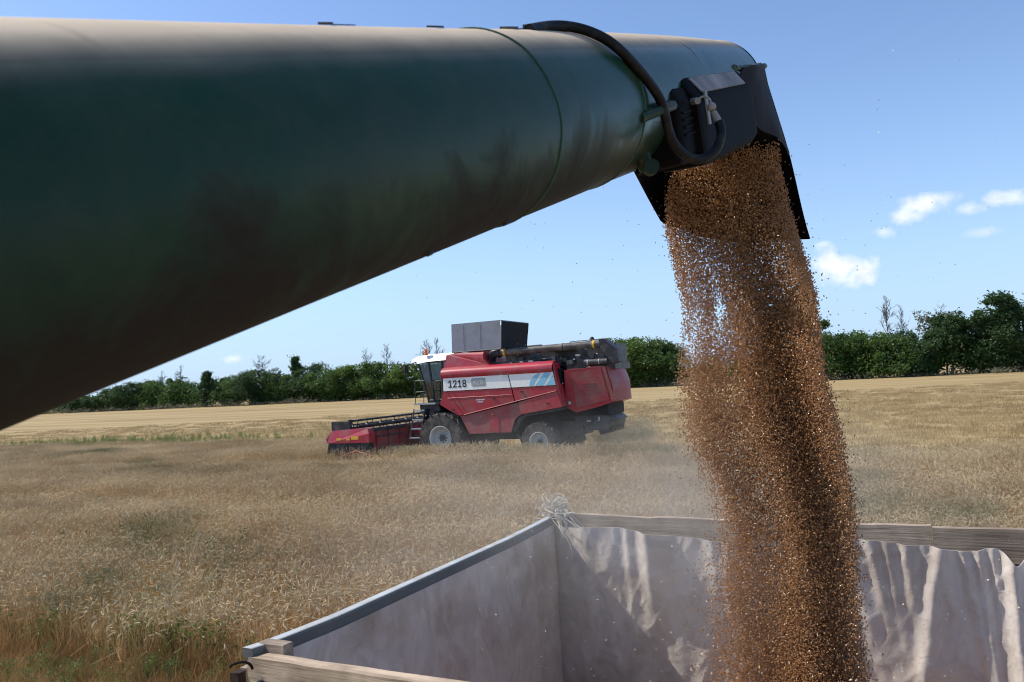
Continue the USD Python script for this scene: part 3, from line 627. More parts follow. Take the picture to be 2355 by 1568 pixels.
# engine deck
rng = np.random.default_rng(8)
ms = [bx(-4.55, -1.75, -1.0, .95, 3.5, 3.68), bx(-3.3, -2.3, -.8, .6, 3.6, 3.95), bx(-5.2, -3.6, -1.0, .35, 3.3, 3.98), bx(-6.6, -4.8, -1.05, .85, 3.2, 3.42), bx(-6.5, -5.4, -1.05, .2, 3.3, 4.12), bx(-5.6, -4.9, .2, .9, 3.25, 3.6)]
for k in range(46):
    p = np.array([rng.uniform(-6.4, -2.2), rng.uniform(.2, 1.05), rng.uniform(3.4, 3.75)]); s = rng.uniform(.04, .14, 3); ms.append(bx(p[0] - s[0], p[0] + s[0], p[1] - s[1], p[1] + s[1], p[2] - s[2], p[2] + s[2]))
for k in range(16):
    p = np.array([rng.uniform(-6.2, -2.3), rng.uniform(.5, 1.15), rng.uniform(3.45, 3.8)]); ms.append(tube([p, p + rng.normal(0, .18, 3), p + [rng.uniform(-.6, .6), 0, rng.uniform(-.1, .1)]], .018, 5))
C('engine', cat(*ms), dark_steel, smooth=False)
[C('engine_fitting', m, steel_bright, smooth=False) for m in [bx(x, x + w, 1.0, 1.1, z, z + .05) for x, w, z in ((-3.2, .12, 3.6), (-2.75, .06, 3.58), (-3.6, .18, 3.6), (-4.1, .1, 3.66), (-5.4, .16, 3.72), (-5.2, .05, 3.58), (-4.35, .06, 3.55))]]
C('muffler', tube([(-5.55, 1.05, 3.47), (-6.4, 1.05, 3.48)], .105, 14), dark_steel); [C('muffler_band', m, steel_bright) for m in (tube([(-5.66, 1.05, 3.47), (-5.70, 1.05, 3.47)], .115, 12), tube([(-6.08, 1.05, 3.475), (-6.12, 1.05, 3.475)], .115, 12))]
C('exhaust_cap', cat(trimesh.creation.icosphere(2, .085).apply_translation((-5.72, .6, 4.30)), tube([(-5.72, .6, 4.1), (-5.72, .6, 4.25)], .04, 8)), black_metal)
[C('deck_rail', m, black_metal) for m in (tube([(-5.0, .9, 4.24), (-6.5, .9, 4.27)], .016, 5), tube([(-5.0, .9, 4.0), (-5.0, .9, 4.24)], .016, 5), tube([(-2.45, .9, 4.17), (-3.9, .9, 4.2)], .022, 5), tube([(-3.9, .9, 4.0), (-3.9, .9, 4.2)], .016, 5))]
C('deck_cover', bx(-4.9, -4.1, -.3, .7, 4.0, 4.14), red_dusty, smooth=False)
# rear hood: side panels, bulging tail, vents
m = prism([(-4.80, 3.24), (-6.30, 3.30), (-6.52, 2.70), (-6.58, 2.08), (-6.0, 1.90), (-5.15, 1.72), (-4.80, 1.9)], -1.17, 1.17); m = m.subdivide().subdivide(); v = np.array(m.vertices); v[:, 1] *= np.interp(v[:, 2], [1.7, 3.2], [.90, 1]); m.vertices = v
C('rear_hood', m, red_paint, smooth=False)
P = np.array([[(-6.28 - .22 * (1 - (y / 1.17) ** 2) - np.interp(z, [2.05, 2.7, 3.3], [.22, .16, 0]) * (1 - .5 * (y < 0) * (y / 1.17) ** 2) - .08 * math.sin(math.pi * (z - 2.0) / 1.35), y * (1 - .12 * max(0, (z - 3.0) / .3)) * np.interp(z, [1.7, 3.2], [.90, 1]), z + .03 * (1 - (y / 1.17) ** 2)) for z in np.linspace(2.08, 3.28, 9)] for y in np.linspace(-1.17, 1.17, 13)])
C('tail_panel', sheet(P, .03), red_dusty, smooth=40)
m = prism([(-6.22, 3.3), (-6.33, 3.3), (-6.62, 2.1), (-6.50, 2.07)], 1.165, 1.205); v = np.array(m.vertices); v[:, 1] *= np.interp(v[:, 2], [1.7, 3.2], [.90, 1]); m.vertices = v; C('hood_post', m, red_dusty, smooth=False)
[C('hood_top_edge', m, red_dusty, smooth=False) for m in (bx(-5.6, -4.95, 1.12, 1.19, 3.24, 3.275), bx(-6.2, -5.65, 1.12, 1.19, 3.275, 3.31))]
m = prism([(-5.05, 3.16), (-6.18, 3.22), (-6.40, 2.15), (-5.2, 1.88)], 1.17, 1.20); v = np.array(m.vertices); v[:, 1] *= np.interp(v[:, 2], [1.7, 3.2], [.90, 1]); m.vertices = v; C('rear_side_panel', m, red_dusty, smooth=False)
C('handle', bx(-4.98, -4.90, 1.08, 1.16, 2.02, 2.12), badge_light, smooth=False)
# straw chopper and spreader
C('straw_chopper', prism([(-5.1, 1.78), (-6.05, 1.98), (-6.2, 1.72), (-6.1, 1.30), (-5.4, 1.20), (-5.0, 1.4)], -.85, .85), black_metal, smooth=False)
C('spreader', cat(prism([(-5.8, 1.45), (-6.05, 1.74), (-6.45, 1.42), (-6.36, 1.36), (-6.30, 1.16), (-6.1, 1.05), (-5.5, 1.10)], -.9, .9)), dark_steel, smooth=False)
[C('spreader_fin', m, black_metal, smooth=False) for m in [prism([(-5.8, 1.1), (-6.35, 1.2), (-6.3, .98), (-5.9, .9)], y - .01, y + .01) for y in np.linspace(-.75, .75, 7)]]
[C('chopper_bolt', m, steel_bright, smooth=False) for m in (bx(-5.62, -5.46, .85, .90, 1.38, 1.42), bx(-5.95, -5.89, .85, .90, 1.40, 1.54))]
C('rear_axle', cat(bx(-4.0, -3.7, -1.1, 1.1, .62, .86), bx(-5.2, -3.2, -.6, .6, .9, 1.4), tube([(-2.9, 1.2, 1.0), (-3.15, 1.25, .75)], .06, 8)), dark_steel, smooth=False)


def wheel(name, c, r, w, rim, lugs, side, label=None):
    """lugged tyre, dished rim and hub at centre c; the outer face looks along side * y"""
    prof = [(rim * .98, -.5), (rim * 1.08, -.47), (r * .80, -.5), (r * .93, -.46), (r * .965, -.3), (r * .965, .3), (r * .93, .46), (r * .80, .5), (rim * 1.08, .47), (rim * .98, .5)]
    n = 44; ang = np.arange(n + 1) * 2 * np.pi / n; P = np.array([[(q * math.cos(t), s * w, q * math.sin(t)) for q, s in prof] for t in ang]) + c
    parts = [grid(P)]
    for k in range(lugs):
        for half in (-1, 1):
            t0 = 2 * math.pi * (k + (.5 if half > 0 else 0)) / lugs; pts = []
            for f in np.linspace(0, 1, 4):
                t = t0 + f * .30; pts.append(((math.cos(t), math.sin(t)), half * w * (.03 + .44 * f), r * (1.0 - (.02 if f > .9 else 0))))
            a = np.array([[(u[0] * (q - .055 * r), s + e, u[1] * (q - .055 * r)) for e in (-.03, .03)] + [(u[0] * q, s + e, u[1] * q) for e in (.025, -.025)] for u, s, q in pts]) + c
            b = np.concatenate([a, a[:, :1]], 1); parts += [grid(b)]
            # side of the lug running down the shoulder
            t = t0 + .31; u = np.array([math.cos(t), 0, math.sin(t)]); tt = np.array([-math.sin(t), 0, math.cos(t)]); y = half * w * .47
            q = np.array([c + u * r * .99 + tt * .035 * r + [0, y, 0], c + u * r * .99 - tt * .035 * r + [0, y, 0], c + u * r * .82 + [0, half * w * .515, 0]]); parts.append(trimesh.Trimesh(q, [[0, 1, 2], [0, 2, 1]], process=False))
    wp = C(name, cat(*parts), tyre_mat, smooth=40, label=label)
    rp = [(.99, .46), (1.04, .49), (1.0, .50), (.93, .44), (.90, .20), (.86, .10), (.55, .06), (.42, .12), (.30, .13), (.0, .13)]
    P = np.array([[(q * rim * math.cos(t), side * s * w, q * rim * math.sin(t)) for q, s in rp] for t in ang[::side]]) + c
    C('rim', grid(P), rim_mat, smooth=35, parent=wp)
    hub = [tube([c + [0, side * w * .1, 0], c + [0, side * w * .26, 0]], rim * .24, 12)]
    for k in range(8):
        t = k * math.pi / 4; o = np.array([math.cos(t), 0, math.sin(t)]) * rim * .34; hub.append(tube([c + o + [0, side * w * .1, 0], c + o + [0, side * w * .18, 0]], rim * .06, 6))
    C('hub', cat(*hub), dark_steel, parent=wp)


for side in (1, -1):
    wheel('front_wheel', np.array([0, side * 1.43, .955]), .95, .64, .44, 18, side)
    wheel('rear_wheel', np.array([-3.86, side * 1.32, .745]), .72, .5, .345, 16, side)
C('front_axle', bx(-.25, .25, -1.15, 1.15, .75, 1.15), dark_steel, smooth=False)
# cab
roof = [(1.55, 3.80), (1.56, 3.95), (1.38, 4.05), (1.02, 4.12), (-.22, 4.14), (-.1, 3.94), (.10, 3.86), (.8, 3.84), (1.3, 3.78)]
m = prism(roof, -1.0, 1.0).subdivide(); v = np.array(m.vertices); v[:, 1] *= np.interp(v[:, 2], [3.84, 4.14], [1.0, .72]); m.vertices = v; C('cab_roof', m, white_roof, smooth=False)
C('cab_base', cat(bx(.08, .92, -.95, .95, 1.95, 2.32), prism([(.9, 2.30), (.98, 2.1), (.6, 1.7), (.1, 1.7)], -.8, .8)), black_metal, smooth=False)
for side in (1, -1):
    C('side_window', prism([(1.20, 3.76), (.84, 2.36), (.26, 2.36), (.22, 3.82)], side * .955, side * .965), glass, smooth=False)
C('windscreen', sheet(np.array([[(1.26, y, 3.76), (.90, y, 2.36)] for y in (-.93, 0, .93)]), .008), glass, smooth=False)
for side in (1, -1):
    for a, b, r in (((1.25, 3.78), (.86, 2.32), .045), ((.80, 3.84), (.62, 2.32), .05), ((.22, 3.86), (.22, 2.3), .05), ((.86, 2.36), (.2, 2.36), .035), ((.62, 3.1), (.25, 3.1), .02)):
        C('cab_pillar', tube([(a[0], side * .96, a[1]), (b[0], side * .96, b[1])], r, 6), black_metal)
C('cab_back_wall', bx(.10, .18, -.93, .93, 2.3, 3.8), grey_panel, smooth=False)
C('seat', cat(bx(.22, .36, -.3, .3, 2.55, 3.35), bx(.3, .7, -.28, .28, 2.5, 2.65)), black_metal, smooth=False); C('steering_column', tube([(.95, 0, 2.4), (.8, 0, 2.95)], .05, 8), black_metal)
C('beacon', cat(tube([(.95, .86, 4.1), (.95, .86, 4.16)], .075, 10), tube([(.95, .86, 4.16), (.95, .86, 4.32), (.95, .86, 4.35)], [.065, .06, .03], 10)), orange_lens)
for side in (1, -1):
    C('mirror', cat(tube([(1.35, side * .98, 3.85), (1.62, side * 1.25, 3.72)], .018, 5), bx(1.60, 1.66, side * 1.30 - .11, side * 1.30 + .11, 3.42, 3.78)), black_metal, smooth=False)
C('cab_platform', cat(bx(.05, 1.14, .92, 1.62, 2.21, 2.27), bx(.12, .95, 1.0, 1.5, 1.95, 2.21)), black_metal, smooth=False)
C('platform_edge', bx(.2, 1.12, 1.62, 1.64, 2.22, 2.28), steel_bright, smooth=False)
C('hand_rail', cat(*[tube(p, .016, 5) for p in ([(1.08, 1.6, 2.27), (1.06, 1.6, 3.12)], [(.72, 1.6, 2.27), (.68, 1.6, 3.12)], [(1.06, 1.6, 3.12), (.66, 1.6, 3.12)], [(1.07, 1.6, 2.7), (.7, 1.6, 2.7)], [(.33, 1.55, 2.3), (.33, 1.55, 3.1)], [(.18, 1.5, 2.3), (.2, 1.5, 3.1)])]), black_metal)
[C('ladder_rail', tube([(x0, y, 2.06), (x1, y, .70)], .028, 6), dark_steel) for x0, x1, y in ((1.10, 1.38, 1.7), (.64, .93, 1.7))]
C('ladder_side', prism([(.72, 2.06), (.62, 2.06), (.80, .72), (.93, .72)], 1.35, 1.66), black_metal, smooth=False)
for z, x in ((1.98, 1.10), (1.64, 1.17), (1.30, 1.24), (.96, 1.32)):
    C('rung', bx(x - .46, x, 1.58, 1.74, z, z + .045), grey_panel, smooth=False)
# feeder house and header
C('feeder_house', prism([(.3, 1.75), (1.9, 1.15), (1.9, .45), (.3, .95)], -.7, .7), red_dusty, smooth=False)
for side in (1, -1):
    y0, y1 = side * 3.36, side * 3.74
    prof = [(3.68, 1.13), (3.50, 1.41), (3.42, 1.44), (2.0, 1.53), (1.90, 1.50), (1.79, 1.33), (1.80, 1.0), (3.62, 1.0)]
    m = prism(prof, y0, y1); v = np.array(m.vertices); far = abs(v[:, 1]) > 3.6; v[:, 1] = np.where(far & (v[:, 2] > 1.36), v[:, 1] - side * .08, v[:, 1]); m.vertices = v
    dv = C('divider', m, red_paint, smooth=False)
    C('divider_underside', prism([(3.6, 1.0), (1.84, 1.0), (1.9, .42), (3.1, .35), (3.7, .62)], side * 3.38, side * 3.68), black_metal, smooth=False)
    if side > 0:
        [C('decal', m, yellow_decal, smooth=False, parent=dv) for m in (bx(3.0, 3.2, 3.742, 3.745, 1.10, 1.19), bx(2.25, 2.56, 3.742, 3.745, 1.12, 1.24), bx(2.62, 2.78, 3.742, 3.745, 1.10, 1.16))]
    C('crop_rod', cat(tube([(3.15, side * 3.76, .46), (2.35, side * 3.8, .72), (1.5, side * 3.78, .5)], .028, 6), tube([(2.35, side * 3.78, .72), (2.25, side * 3.78, .35)], .025, 5)), red_dusty)
    C('reel_guard', cat(bx(2.88, 3.68, side * 3.30, side * 3.36, 1.42, 1.76), bx(2.84, 2.90, side * 3.26, side * 3.40, 1.40, 1.82)), black_metal, smooth=False)
C('header_back_wall', cat(bx(1.86, 1.92, -3.4, 3.4, .5, 1.36), *[bx(1.78, 1.86, y - .03, y + .03, .5, 1.36) for y in np.linspace(-3.2, 3.2, 9)]), red_dusty, smooth=False)
C('header_beam', cat(bx(1.82, 1.98, -3.38, 3.38, 1.36, 1.50), tube([(1.75, 1.6, 1.2), (1.7, 3.3, 1.2)], .03, 6)), black_metal, smooth=False)
C('header_floor', bx(1.92, 3.3, -3.4, 3.4, .40, .46), dark_steel, smooth=False)
C('cross_auger', cat(tube([(2.4, -3.35, .8), (2.4, 3.35, .8)], .2, 12), *[tube([(2.4, y, .8), (2.4, y + .02, .8)], .31, 12) for y in np.r_[np.linspace(-3.2, -.8, 9), np.linspace(.8, 3.2, 9)]]), dark_steel)
C('reel_tube', tube([(2.95, -3.3, 1.50), (2.95, 3.3, 1.50)], .05, 8), black_metal)
for k in range(5):
    t = k * 2 * math.pi / 5 + math.pi / 2; ox, oz = .40 * math.cos(t), .26 * math.sin(t)
    C('reel_bat', tube([(2.95 + ox, -3.28, 1.50 + oz), (2.95 + ox, 3.28, 1.50 + oz)], .034 if k else .045, 6), black_metal)
sp = []
for y in np.linspace(-2.9, 2.9, 7):
    for k in range(5):
        t = k * 2 * math.pi / 5 + math.pi / 2; sp += [tube([(2.95, y + dy, 1.50), (2.95 + .40 * math.cos(t), y + dy * 3.2, 1.50 + .26 * math.sin(t))], .02, 4) for dy in (-.07, .07)]
C('reel_spider', cat(*sp), black_metal)

for side in (1, -1):
    for k in range(6): C('louvre', bx(-5.95, -5.45, side * (1.115 + .012 * k) - .012, side * (1.115 + .012 * k) + .012, 2.28 + .09 * k, 2.30 + .09 * k), red_dusty, smooth=False)
    for x, z in ((-.5, 2.0), (-2.2, 2.35), (-3.3, 2.55), (-4.3, 2.1)): C('latch', bx(x - .05, x + .05, side * 1.57, side * 1.605, z - .02, z + .02), black_metal, smooth=False)
    for x in (-1.5, -3.4): C('shield_seam', bx(x - .006, x + .006, side * 1.575, side * 1.62, 3.22, 3.40), black_metal, smooth=False)
C('antenna', tube([(.6, -.6, 4.12), (.5, -.62, 5.0)], .012, 5), black_metal)
for z in (3.92, 3.98): C('cab_lamp', bx(1.50, 1.60, .45, .65, z - .05, z), steel_bright, smooth=False) if z < 3.95 else None

# ---------------------------------------------------------------- materials of the near things
spout_paint = look('spout_green_paint', {
    'tc': ('texture_coordinate', {}), 'g': ('geometry', {}), 'sx': ('separate_xyz', {}), 'sn': ('separate_xyz', {}), 'vt': ('vector_transform', {'transform_type': 'normal', 'convert_from': 'world', 'convert_to': 'object'}),
    'n0': ('noise_texture', {'scale': 3.0, 'detail': 6.0, 'roughness': .6}), 'r0': ('rgb_ramp', {'ramp': [(.3, (.0022, .020, .0075)), (.7, (.0034, .026, .010))]}),
    # dust lying on the upper side, painted to end where the sunlit strip ends
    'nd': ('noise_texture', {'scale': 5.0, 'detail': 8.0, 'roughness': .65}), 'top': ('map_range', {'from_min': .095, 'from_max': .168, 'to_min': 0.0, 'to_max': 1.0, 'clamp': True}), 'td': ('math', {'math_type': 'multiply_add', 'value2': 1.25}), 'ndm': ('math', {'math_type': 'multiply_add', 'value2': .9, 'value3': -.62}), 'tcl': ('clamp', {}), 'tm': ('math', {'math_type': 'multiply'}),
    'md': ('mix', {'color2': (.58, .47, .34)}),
    # brown grime splashed over the underside, in runs
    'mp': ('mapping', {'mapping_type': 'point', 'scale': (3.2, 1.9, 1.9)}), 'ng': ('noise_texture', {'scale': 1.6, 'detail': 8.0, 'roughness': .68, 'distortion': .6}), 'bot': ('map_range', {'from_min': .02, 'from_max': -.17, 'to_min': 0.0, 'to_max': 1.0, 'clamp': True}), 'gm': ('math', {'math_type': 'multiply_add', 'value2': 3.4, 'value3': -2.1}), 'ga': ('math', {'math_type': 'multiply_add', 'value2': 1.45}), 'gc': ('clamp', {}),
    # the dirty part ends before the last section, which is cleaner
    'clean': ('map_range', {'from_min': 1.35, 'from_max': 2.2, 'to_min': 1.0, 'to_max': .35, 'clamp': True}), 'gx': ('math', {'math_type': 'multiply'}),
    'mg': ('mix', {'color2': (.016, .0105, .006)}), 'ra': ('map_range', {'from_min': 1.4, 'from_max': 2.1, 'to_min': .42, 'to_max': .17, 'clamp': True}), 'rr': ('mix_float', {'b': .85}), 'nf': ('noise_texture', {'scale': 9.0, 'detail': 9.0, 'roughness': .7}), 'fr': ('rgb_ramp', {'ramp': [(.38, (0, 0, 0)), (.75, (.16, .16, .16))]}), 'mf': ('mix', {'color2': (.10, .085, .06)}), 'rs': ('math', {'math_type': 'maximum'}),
    'bn': ('noise_texture', {'scale': 7.0, 'detail': 2.0}), 'b': ('bump', {'strength': .12, 'distance': .01}), 'p': ('principled_bsdf', {'specular_ior_level': .22})},
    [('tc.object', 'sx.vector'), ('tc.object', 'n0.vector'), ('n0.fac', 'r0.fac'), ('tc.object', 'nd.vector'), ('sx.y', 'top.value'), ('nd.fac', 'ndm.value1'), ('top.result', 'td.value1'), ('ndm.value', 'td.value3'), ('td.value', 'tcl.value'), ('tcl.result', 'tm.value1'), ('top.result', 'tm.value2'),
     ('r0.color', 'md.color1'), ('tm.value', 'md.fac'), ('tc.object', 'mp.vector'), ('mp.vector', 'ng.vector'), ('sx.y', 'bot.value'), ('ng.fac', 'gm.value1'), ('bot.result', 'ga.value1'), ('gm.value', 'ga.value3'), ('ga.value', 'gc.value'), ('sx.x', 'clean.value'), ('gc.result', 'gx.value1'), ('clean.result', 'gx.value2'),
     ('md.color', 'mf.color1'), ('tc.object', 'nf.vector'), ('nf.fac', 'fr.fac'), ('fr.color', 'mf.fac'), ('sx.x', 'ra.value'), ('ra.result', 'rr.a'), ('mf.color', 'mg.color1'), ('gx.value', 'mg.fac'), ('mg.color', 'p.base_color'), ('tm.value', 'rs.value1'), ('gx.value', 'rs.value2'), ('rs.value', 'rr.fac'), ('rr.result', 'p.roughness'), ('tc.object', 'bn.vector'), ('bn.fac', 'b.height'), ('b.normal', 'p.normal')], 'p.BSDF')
seam_mat = plain('weld_seam', (.012, .05, .03), .55, var=.3, scale=40)
cover_mat = plain('cover_top_lit_dusty', (.03, .028, .027), .55, dirt=((.30, .24, .20), .9, 5.0))  # dusty tone, paled for the light on the cover's sloped top
bracket_paint = plain('bracket_green', (.004, .022, .010), .5, spec=.25, dirt=((.06, .05, .035), .4, 12.0))

# ---------------------------------------------------------------- the green grain spout (x along the tube, y up across it, z to its right)
SA = np.array([0.46233204, 0.82758448, 0.31835989]); SA /= np.linalg.norm(SA)
S1 = unit(np.array([0, 0, 1.0]) - SA * SA[2]); S2 = np.cross(SA, S1); S0 = np.array([-0.7674411, 0.42051429, 3.12136419]); RT = .2
S = Thing('grain_spout', 'dark green unloading spout tube with dusty top, pouring grain', 'grain spout', S0, np.stack([SA, S1, S2]))
N = S.part
sag = lambda s: -.022 * max(0, (s - 2.06) / 1.5) ** 2


def tube_wall(s0, s1, r, a0=-180, a1=180, ns=20, nf=72, thick=.0035, dent=.0008):
    s = np.linspace(s0, s1, ns); f = np.radians(np.linspace(a0, a1, nf))
    P = np.array([[(x, r * math.cos(t) + sag(x), r * math.sin(t)) for t in f] for x in s])
    q = meshkit.fbm(np.stack([P[..., 0] * 2.2, P[..., 1] * 7, P[..., 2] * 7], -1), 3, 2)[..., None] - .5
    P = P + dent * q * np.stack([0 * P[..., 0], P[..., 1], P[..., 2]], -1) / r * 4
    return P


def shell(P, thick=.0035):
    full = np.allclose(P[:, 0], P[:, -1])
    m = grid(P[:, ::-1]); c = P.mean(1, keepdims=True); Q = c + (P - c) * (1 - thick / RT)
    parts = [m, grid(Q), grid(np.stack([P[0], Q[0]], 0)), grid(np.stack([Q[-1], P[-1]], 0))]
    if not full: parts += [grid(np.stack([Q[:, 0], P[:, 0]], 0)), grid(np.stack([P[:, -1], Q[:, -1]], 0))]
    return cat(*parts)


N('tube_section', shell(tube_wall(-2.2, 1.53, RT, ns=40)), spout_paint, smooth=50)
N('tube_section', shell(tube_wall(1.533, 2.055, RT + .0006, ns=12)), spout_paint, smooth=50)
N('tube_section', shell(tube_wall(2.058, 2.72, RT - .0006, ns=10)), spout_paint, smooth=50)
hs = np.linspace(2.72, 3.56, 14); P = []
for x in hs:
    lim = math.radians(np.interp(x, [2.72, 2.85, 3.1, 3.56], [178, 140, 104, 94])); P.append([(x, (RT - .0006) * math.cos(t) + sag(x), (RT - .0006) * math.sin(t)) for t in np.linspace(-lim, lim, 60)])
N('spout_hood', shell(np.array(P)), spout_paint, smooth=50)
t = np.linspace(-1.65, 1.65, 40); k = np.linspace(0, 1, 8)
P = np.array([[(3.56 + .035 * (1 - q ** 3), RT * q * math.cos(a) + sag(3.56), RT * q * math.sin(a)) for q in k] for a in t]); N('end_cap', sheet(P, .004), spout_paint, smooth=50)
for x in (1.5315, 2.0565):
    a = np.linspace(0, 2 * math.pi, 73); N('weld_seam', tube(np.column_stack([x + .0015 * np.sin(9 * a), (RT + .0005) * np.cos(a), (RT + .0005) * np.sin(a)]), .0028, 6, False), seam_mat)


def at(u, v, depth):
    """a point of the spout measured in the photograph at a known distance from the camera"""
    return EYE + ray(u, v) * depth


def surf(s, deg, r=RT): t = math.radians(deg); return np.array([s, r * math.cos(t) + sag(s), r * math.sin(t)])


def block(s, deg, ls, lw, lh, lift=0):
    """small flat box sitting on the tube"""
    m = trimesh.creation.box((ls, lh, lw)); a = math.radians(deg); Rm = trimesh.transformations.rotation_matrix(a, [1, 0, 0]); m.apply_translation((0, RT + lh / 2 + lift, 0)); m.apply_transform(Rm); m.apply_translation((s, sag(s), 0)); return m


N('clip', cat(block(1.075, 14, .012, .02, .004), block(1.115, 14, .05, .015, .0015)), black_metal, smooth=False)
N('clip', block(1.386, 15, .028, .02, .0035), black_metal, smooth=False)
N('hose_clip', cat(block(1.70, 13, .03, .03, .006), block(1.745, 13, .05, .012, .003), block(1.80, 12, .014, .018, .012)), black_metal, smooth=False)
[N('clip', m, black_metal, smooth=False) for m in (block(1.45, 157, .02, .01, .006), block(1.16, 156, .014, .01, .005))]
# rounded black side cover over the spout's mouth
cover = Polygon([(-.225, .10), (-.222, .225), (-.20, .243), (-.05, .243), (-.02, .236), (.028, .205), (.045, .17), (.045, .10)])


def section_loft(poly, xs, scale, mat_mesh=None):
    """(y, z) outline swept along x, shrunk about its centre by scale(x)"""
    q = np.array(poly.exterior.coords)[:-1]; c = q.mean(0); P = np.array([[(x, *(c + (p - c) * k)) for p in np.vstack([q, q[:1]])] for x, k in zip(xs, scale)])
    m = grid(P); caps = []
    for j, flip in ((0, False), (-1, True)):
        r = P[j][:-1]; n = len(r); f = [[0, i + 1, i] if not flip else [0, i, i + 1] for i in range(1, n - 1)]; caps.append(trimesh.Trimesh(r, f, process=False))
    return cat(m, *caps)


cv = N('side_cover', section_loft(cover, [2.40, 2.415, 2.45, 3.10, 3.14, 3.155], [.86, .96, 1, 1, .95, .8]), black_plastic, smooth=30)
N('cover_slope', sheet(np.array([[(x, .0315, .2062), (x, -.016, .2385)] for x in (2.49, 2.75, 3.06)]), -.004), cover_mat, smooth=False, parent=cv)
N('cover_bezel', cat(sheet(np.array([[(x, .03, .2085), (x, -.014, .2410)] for x in (2.462, 2.484)]), -.004), bx(2.462, 2.484, -.11, -.014, .243, .248)), grey_plastic, smooth=False, parent=cv)
lamp = Polygon([(-.21, .06), (-.20, .20), (-.17, .218), (-.03, .218), (.005, .205), (.022, .17), (.022, .06)])
wl = N('work_lamp', section_loft(lamp, [2.275, 2.285, 2.31, 2.40], [.80, .93, 1, 1]), black_plastic, smooth=30)
N('lamp_corner', sheet(np.array([[(2.293, .012, .178), (2.293, -.02, .205)], [(2.33, .016, .185), (2.33, -.024, .212)]]), -.003), grey_plastic, smooth=False, parent=wl)
N('lamp_ribs', cat(*[bx(2.30, 2.395, y - .003, y + .003, .215, .223) for y in (-.06, -.08, -.10, -.12)]), black_plastic, smooth=False, parent=wl)
# hose over the tube, looping down in front of the cover
hose = curve([at(1216, 68, 1.835), at(1250, 62, 1.90), at(1320, 63, 1.96), at(1395, 92, 1.97), at(1445, 135, 2.0), at(1492, 190, 2.06), at(1524, 245, 2.11), at(1540, 310, 2.14), at(1572, 355, 2.17), at(1612, 366, 2.20), at(1645, 345, 2.22), at(1658, 305, 2.23), at(1652, 280, 2.235)], 90)
N('hose', tube(hose, .0125, 12), black_hose, world=True)
lead = curve([at(1652, 280, 2.235), at(1641, 258, 2.24), at(1633, 240, 2.245)], 8); N('plug', cat(tube(lead[:5], [.009, .010, .0095, .0085, .008], 10), trimesh.creation.icosphere(2, .0125).apply_translation(lead[6])), grey_plastic, world=True)
N('wire', tube(curve([at(1633, 238, 2.245), at(1629, 226, 2.25), at(1618, 222, 2.255), at(1604, 232, 2.26)], 14), .003, 6), grey_plastic, world=True)
N('cable_gland', tube([at(1604, 232, 2.26), at(1592, 233, 2.30)], .009, 8), grey_plastic, world=True)
N('hose_stay', tube([surf(2.03, 104, RT - .005), surf(2.13, 100, RT + .02), surf(2.22, 99, RT + .022)], .014, 8), bracket_paint)
# lug under the mouth
N('lug', cat(tube([at(1476, 352, 2.23), at(1480, 372, 2.235), at(1486, 394, 2.24)], [.020, .022, .017], 10)), bracket_paint, world=True)
c0 = at(1496, 385, 2.225); N('lug_disc', tube([c0 - FWD * .016, c0 + FWD * .016], .021, 18), bracket_paint, world=True)
# rubber sleeve round the mouth: a sheet behind the falling grain, and its turned-out front edge
Lk = curve([at(1425, 330, 3.12), at(1462, 398, 3.2), at(1492, 455, 3.3), at(1521, 507, 3.36)], 16); Rk = curve([at(1752, 150, 3.30), at(1788, 270, 3.36), at(1812, 350, 3.42), at(1833, 440, 3.48), at(1861, 551, 3.52)], 16)
P = np.zeros((16, 28, 3)); u = np.linspace(0, 1, 28)
for k in range(16):
    bow = np.sin(np.pi * u) ** .8; P[k] = Lk[k] + (Rk[k] - Lk[k]) * u[:, None] + FWD * (.30 * bow)[:, None] + RIGHT * (.012 * np.sin(u * 23 + k * .2) * bow)[:, None]
    P[k] += UP * (.006 * np.sin(u * 9) * (k / 15) ** 2)[:, None]
N('rubber_sleeve', sheet(P, .005), rubber, smooth=50, world=True)
La = curve([at(1705, 163, 2.99), at(1704, 205, 3.0), at(1722, 262, 3.06), at(1765, 305, 3.2), at(1812, 352, 3.36)], 20); Ra = curve([at(1757, 153, 3.26), at(1768, 200, 3.30), at(1784, 256, 3.34), at(1800, 308, 3.39), at(1815, 356, 3.425)], 20)
P = np.zeros((20, 9, 3)); u = np.linspace(0, 1, 9)
for k in range(20): P[k] = La[k] + (Ra[k] - La[k]) * u[:, None] - FWD * (.05 * np.sin(np.pi * u) * (1 - k / 22))[:, None] + UP * (.006 * np.sin(u * 8 + k * .5))[:, None]
fl = sheet(P, .005); N('rubber_flap', fl, plain('rubber_flap', (.012, .0115, .016), .7, spec=.12, var=.25, scale=8, bump=.2, bscale=18, dirt=((.04, .034, .03), .35, 7.0)), smooth=50, world=True)
q = [at(1640, 172, 2.88), at(1690, 158, 2.96), at(1735, 158, 3.20), at(1760, 152, 3.30)]
jag = np.random.default_rng(2); strip = []
for a, b in zip(q[1:], q[2:]):
    for f in np.linspace(0, 1, 6)[:-1]:
        p = a + (b - a) * f; strip.append(cyl(p + UP * .004, p + (b - a) * .16 + UP * .004 + jag.normal(0, .003, 3), .009 + .003 * jag.random(), n=6))
strip.append(cyl(at(1686, 150, 2.95), at(1696, 172, 2.97), .008, .002, 5)); strip.append(cyl(at(1735, 156, 3.2), at(1759, 149, 3.27), .007, .002, 5)); strip.append(cyl(at(1748, 158, 3.24), at(1752, 166, 3.26), .009, .008, 5))
N('clamp_strip', cat(*strip), plain('clamp_strip', (.045, .055, .045), .6, var=.4, scale=30), smooth=False, world=True)

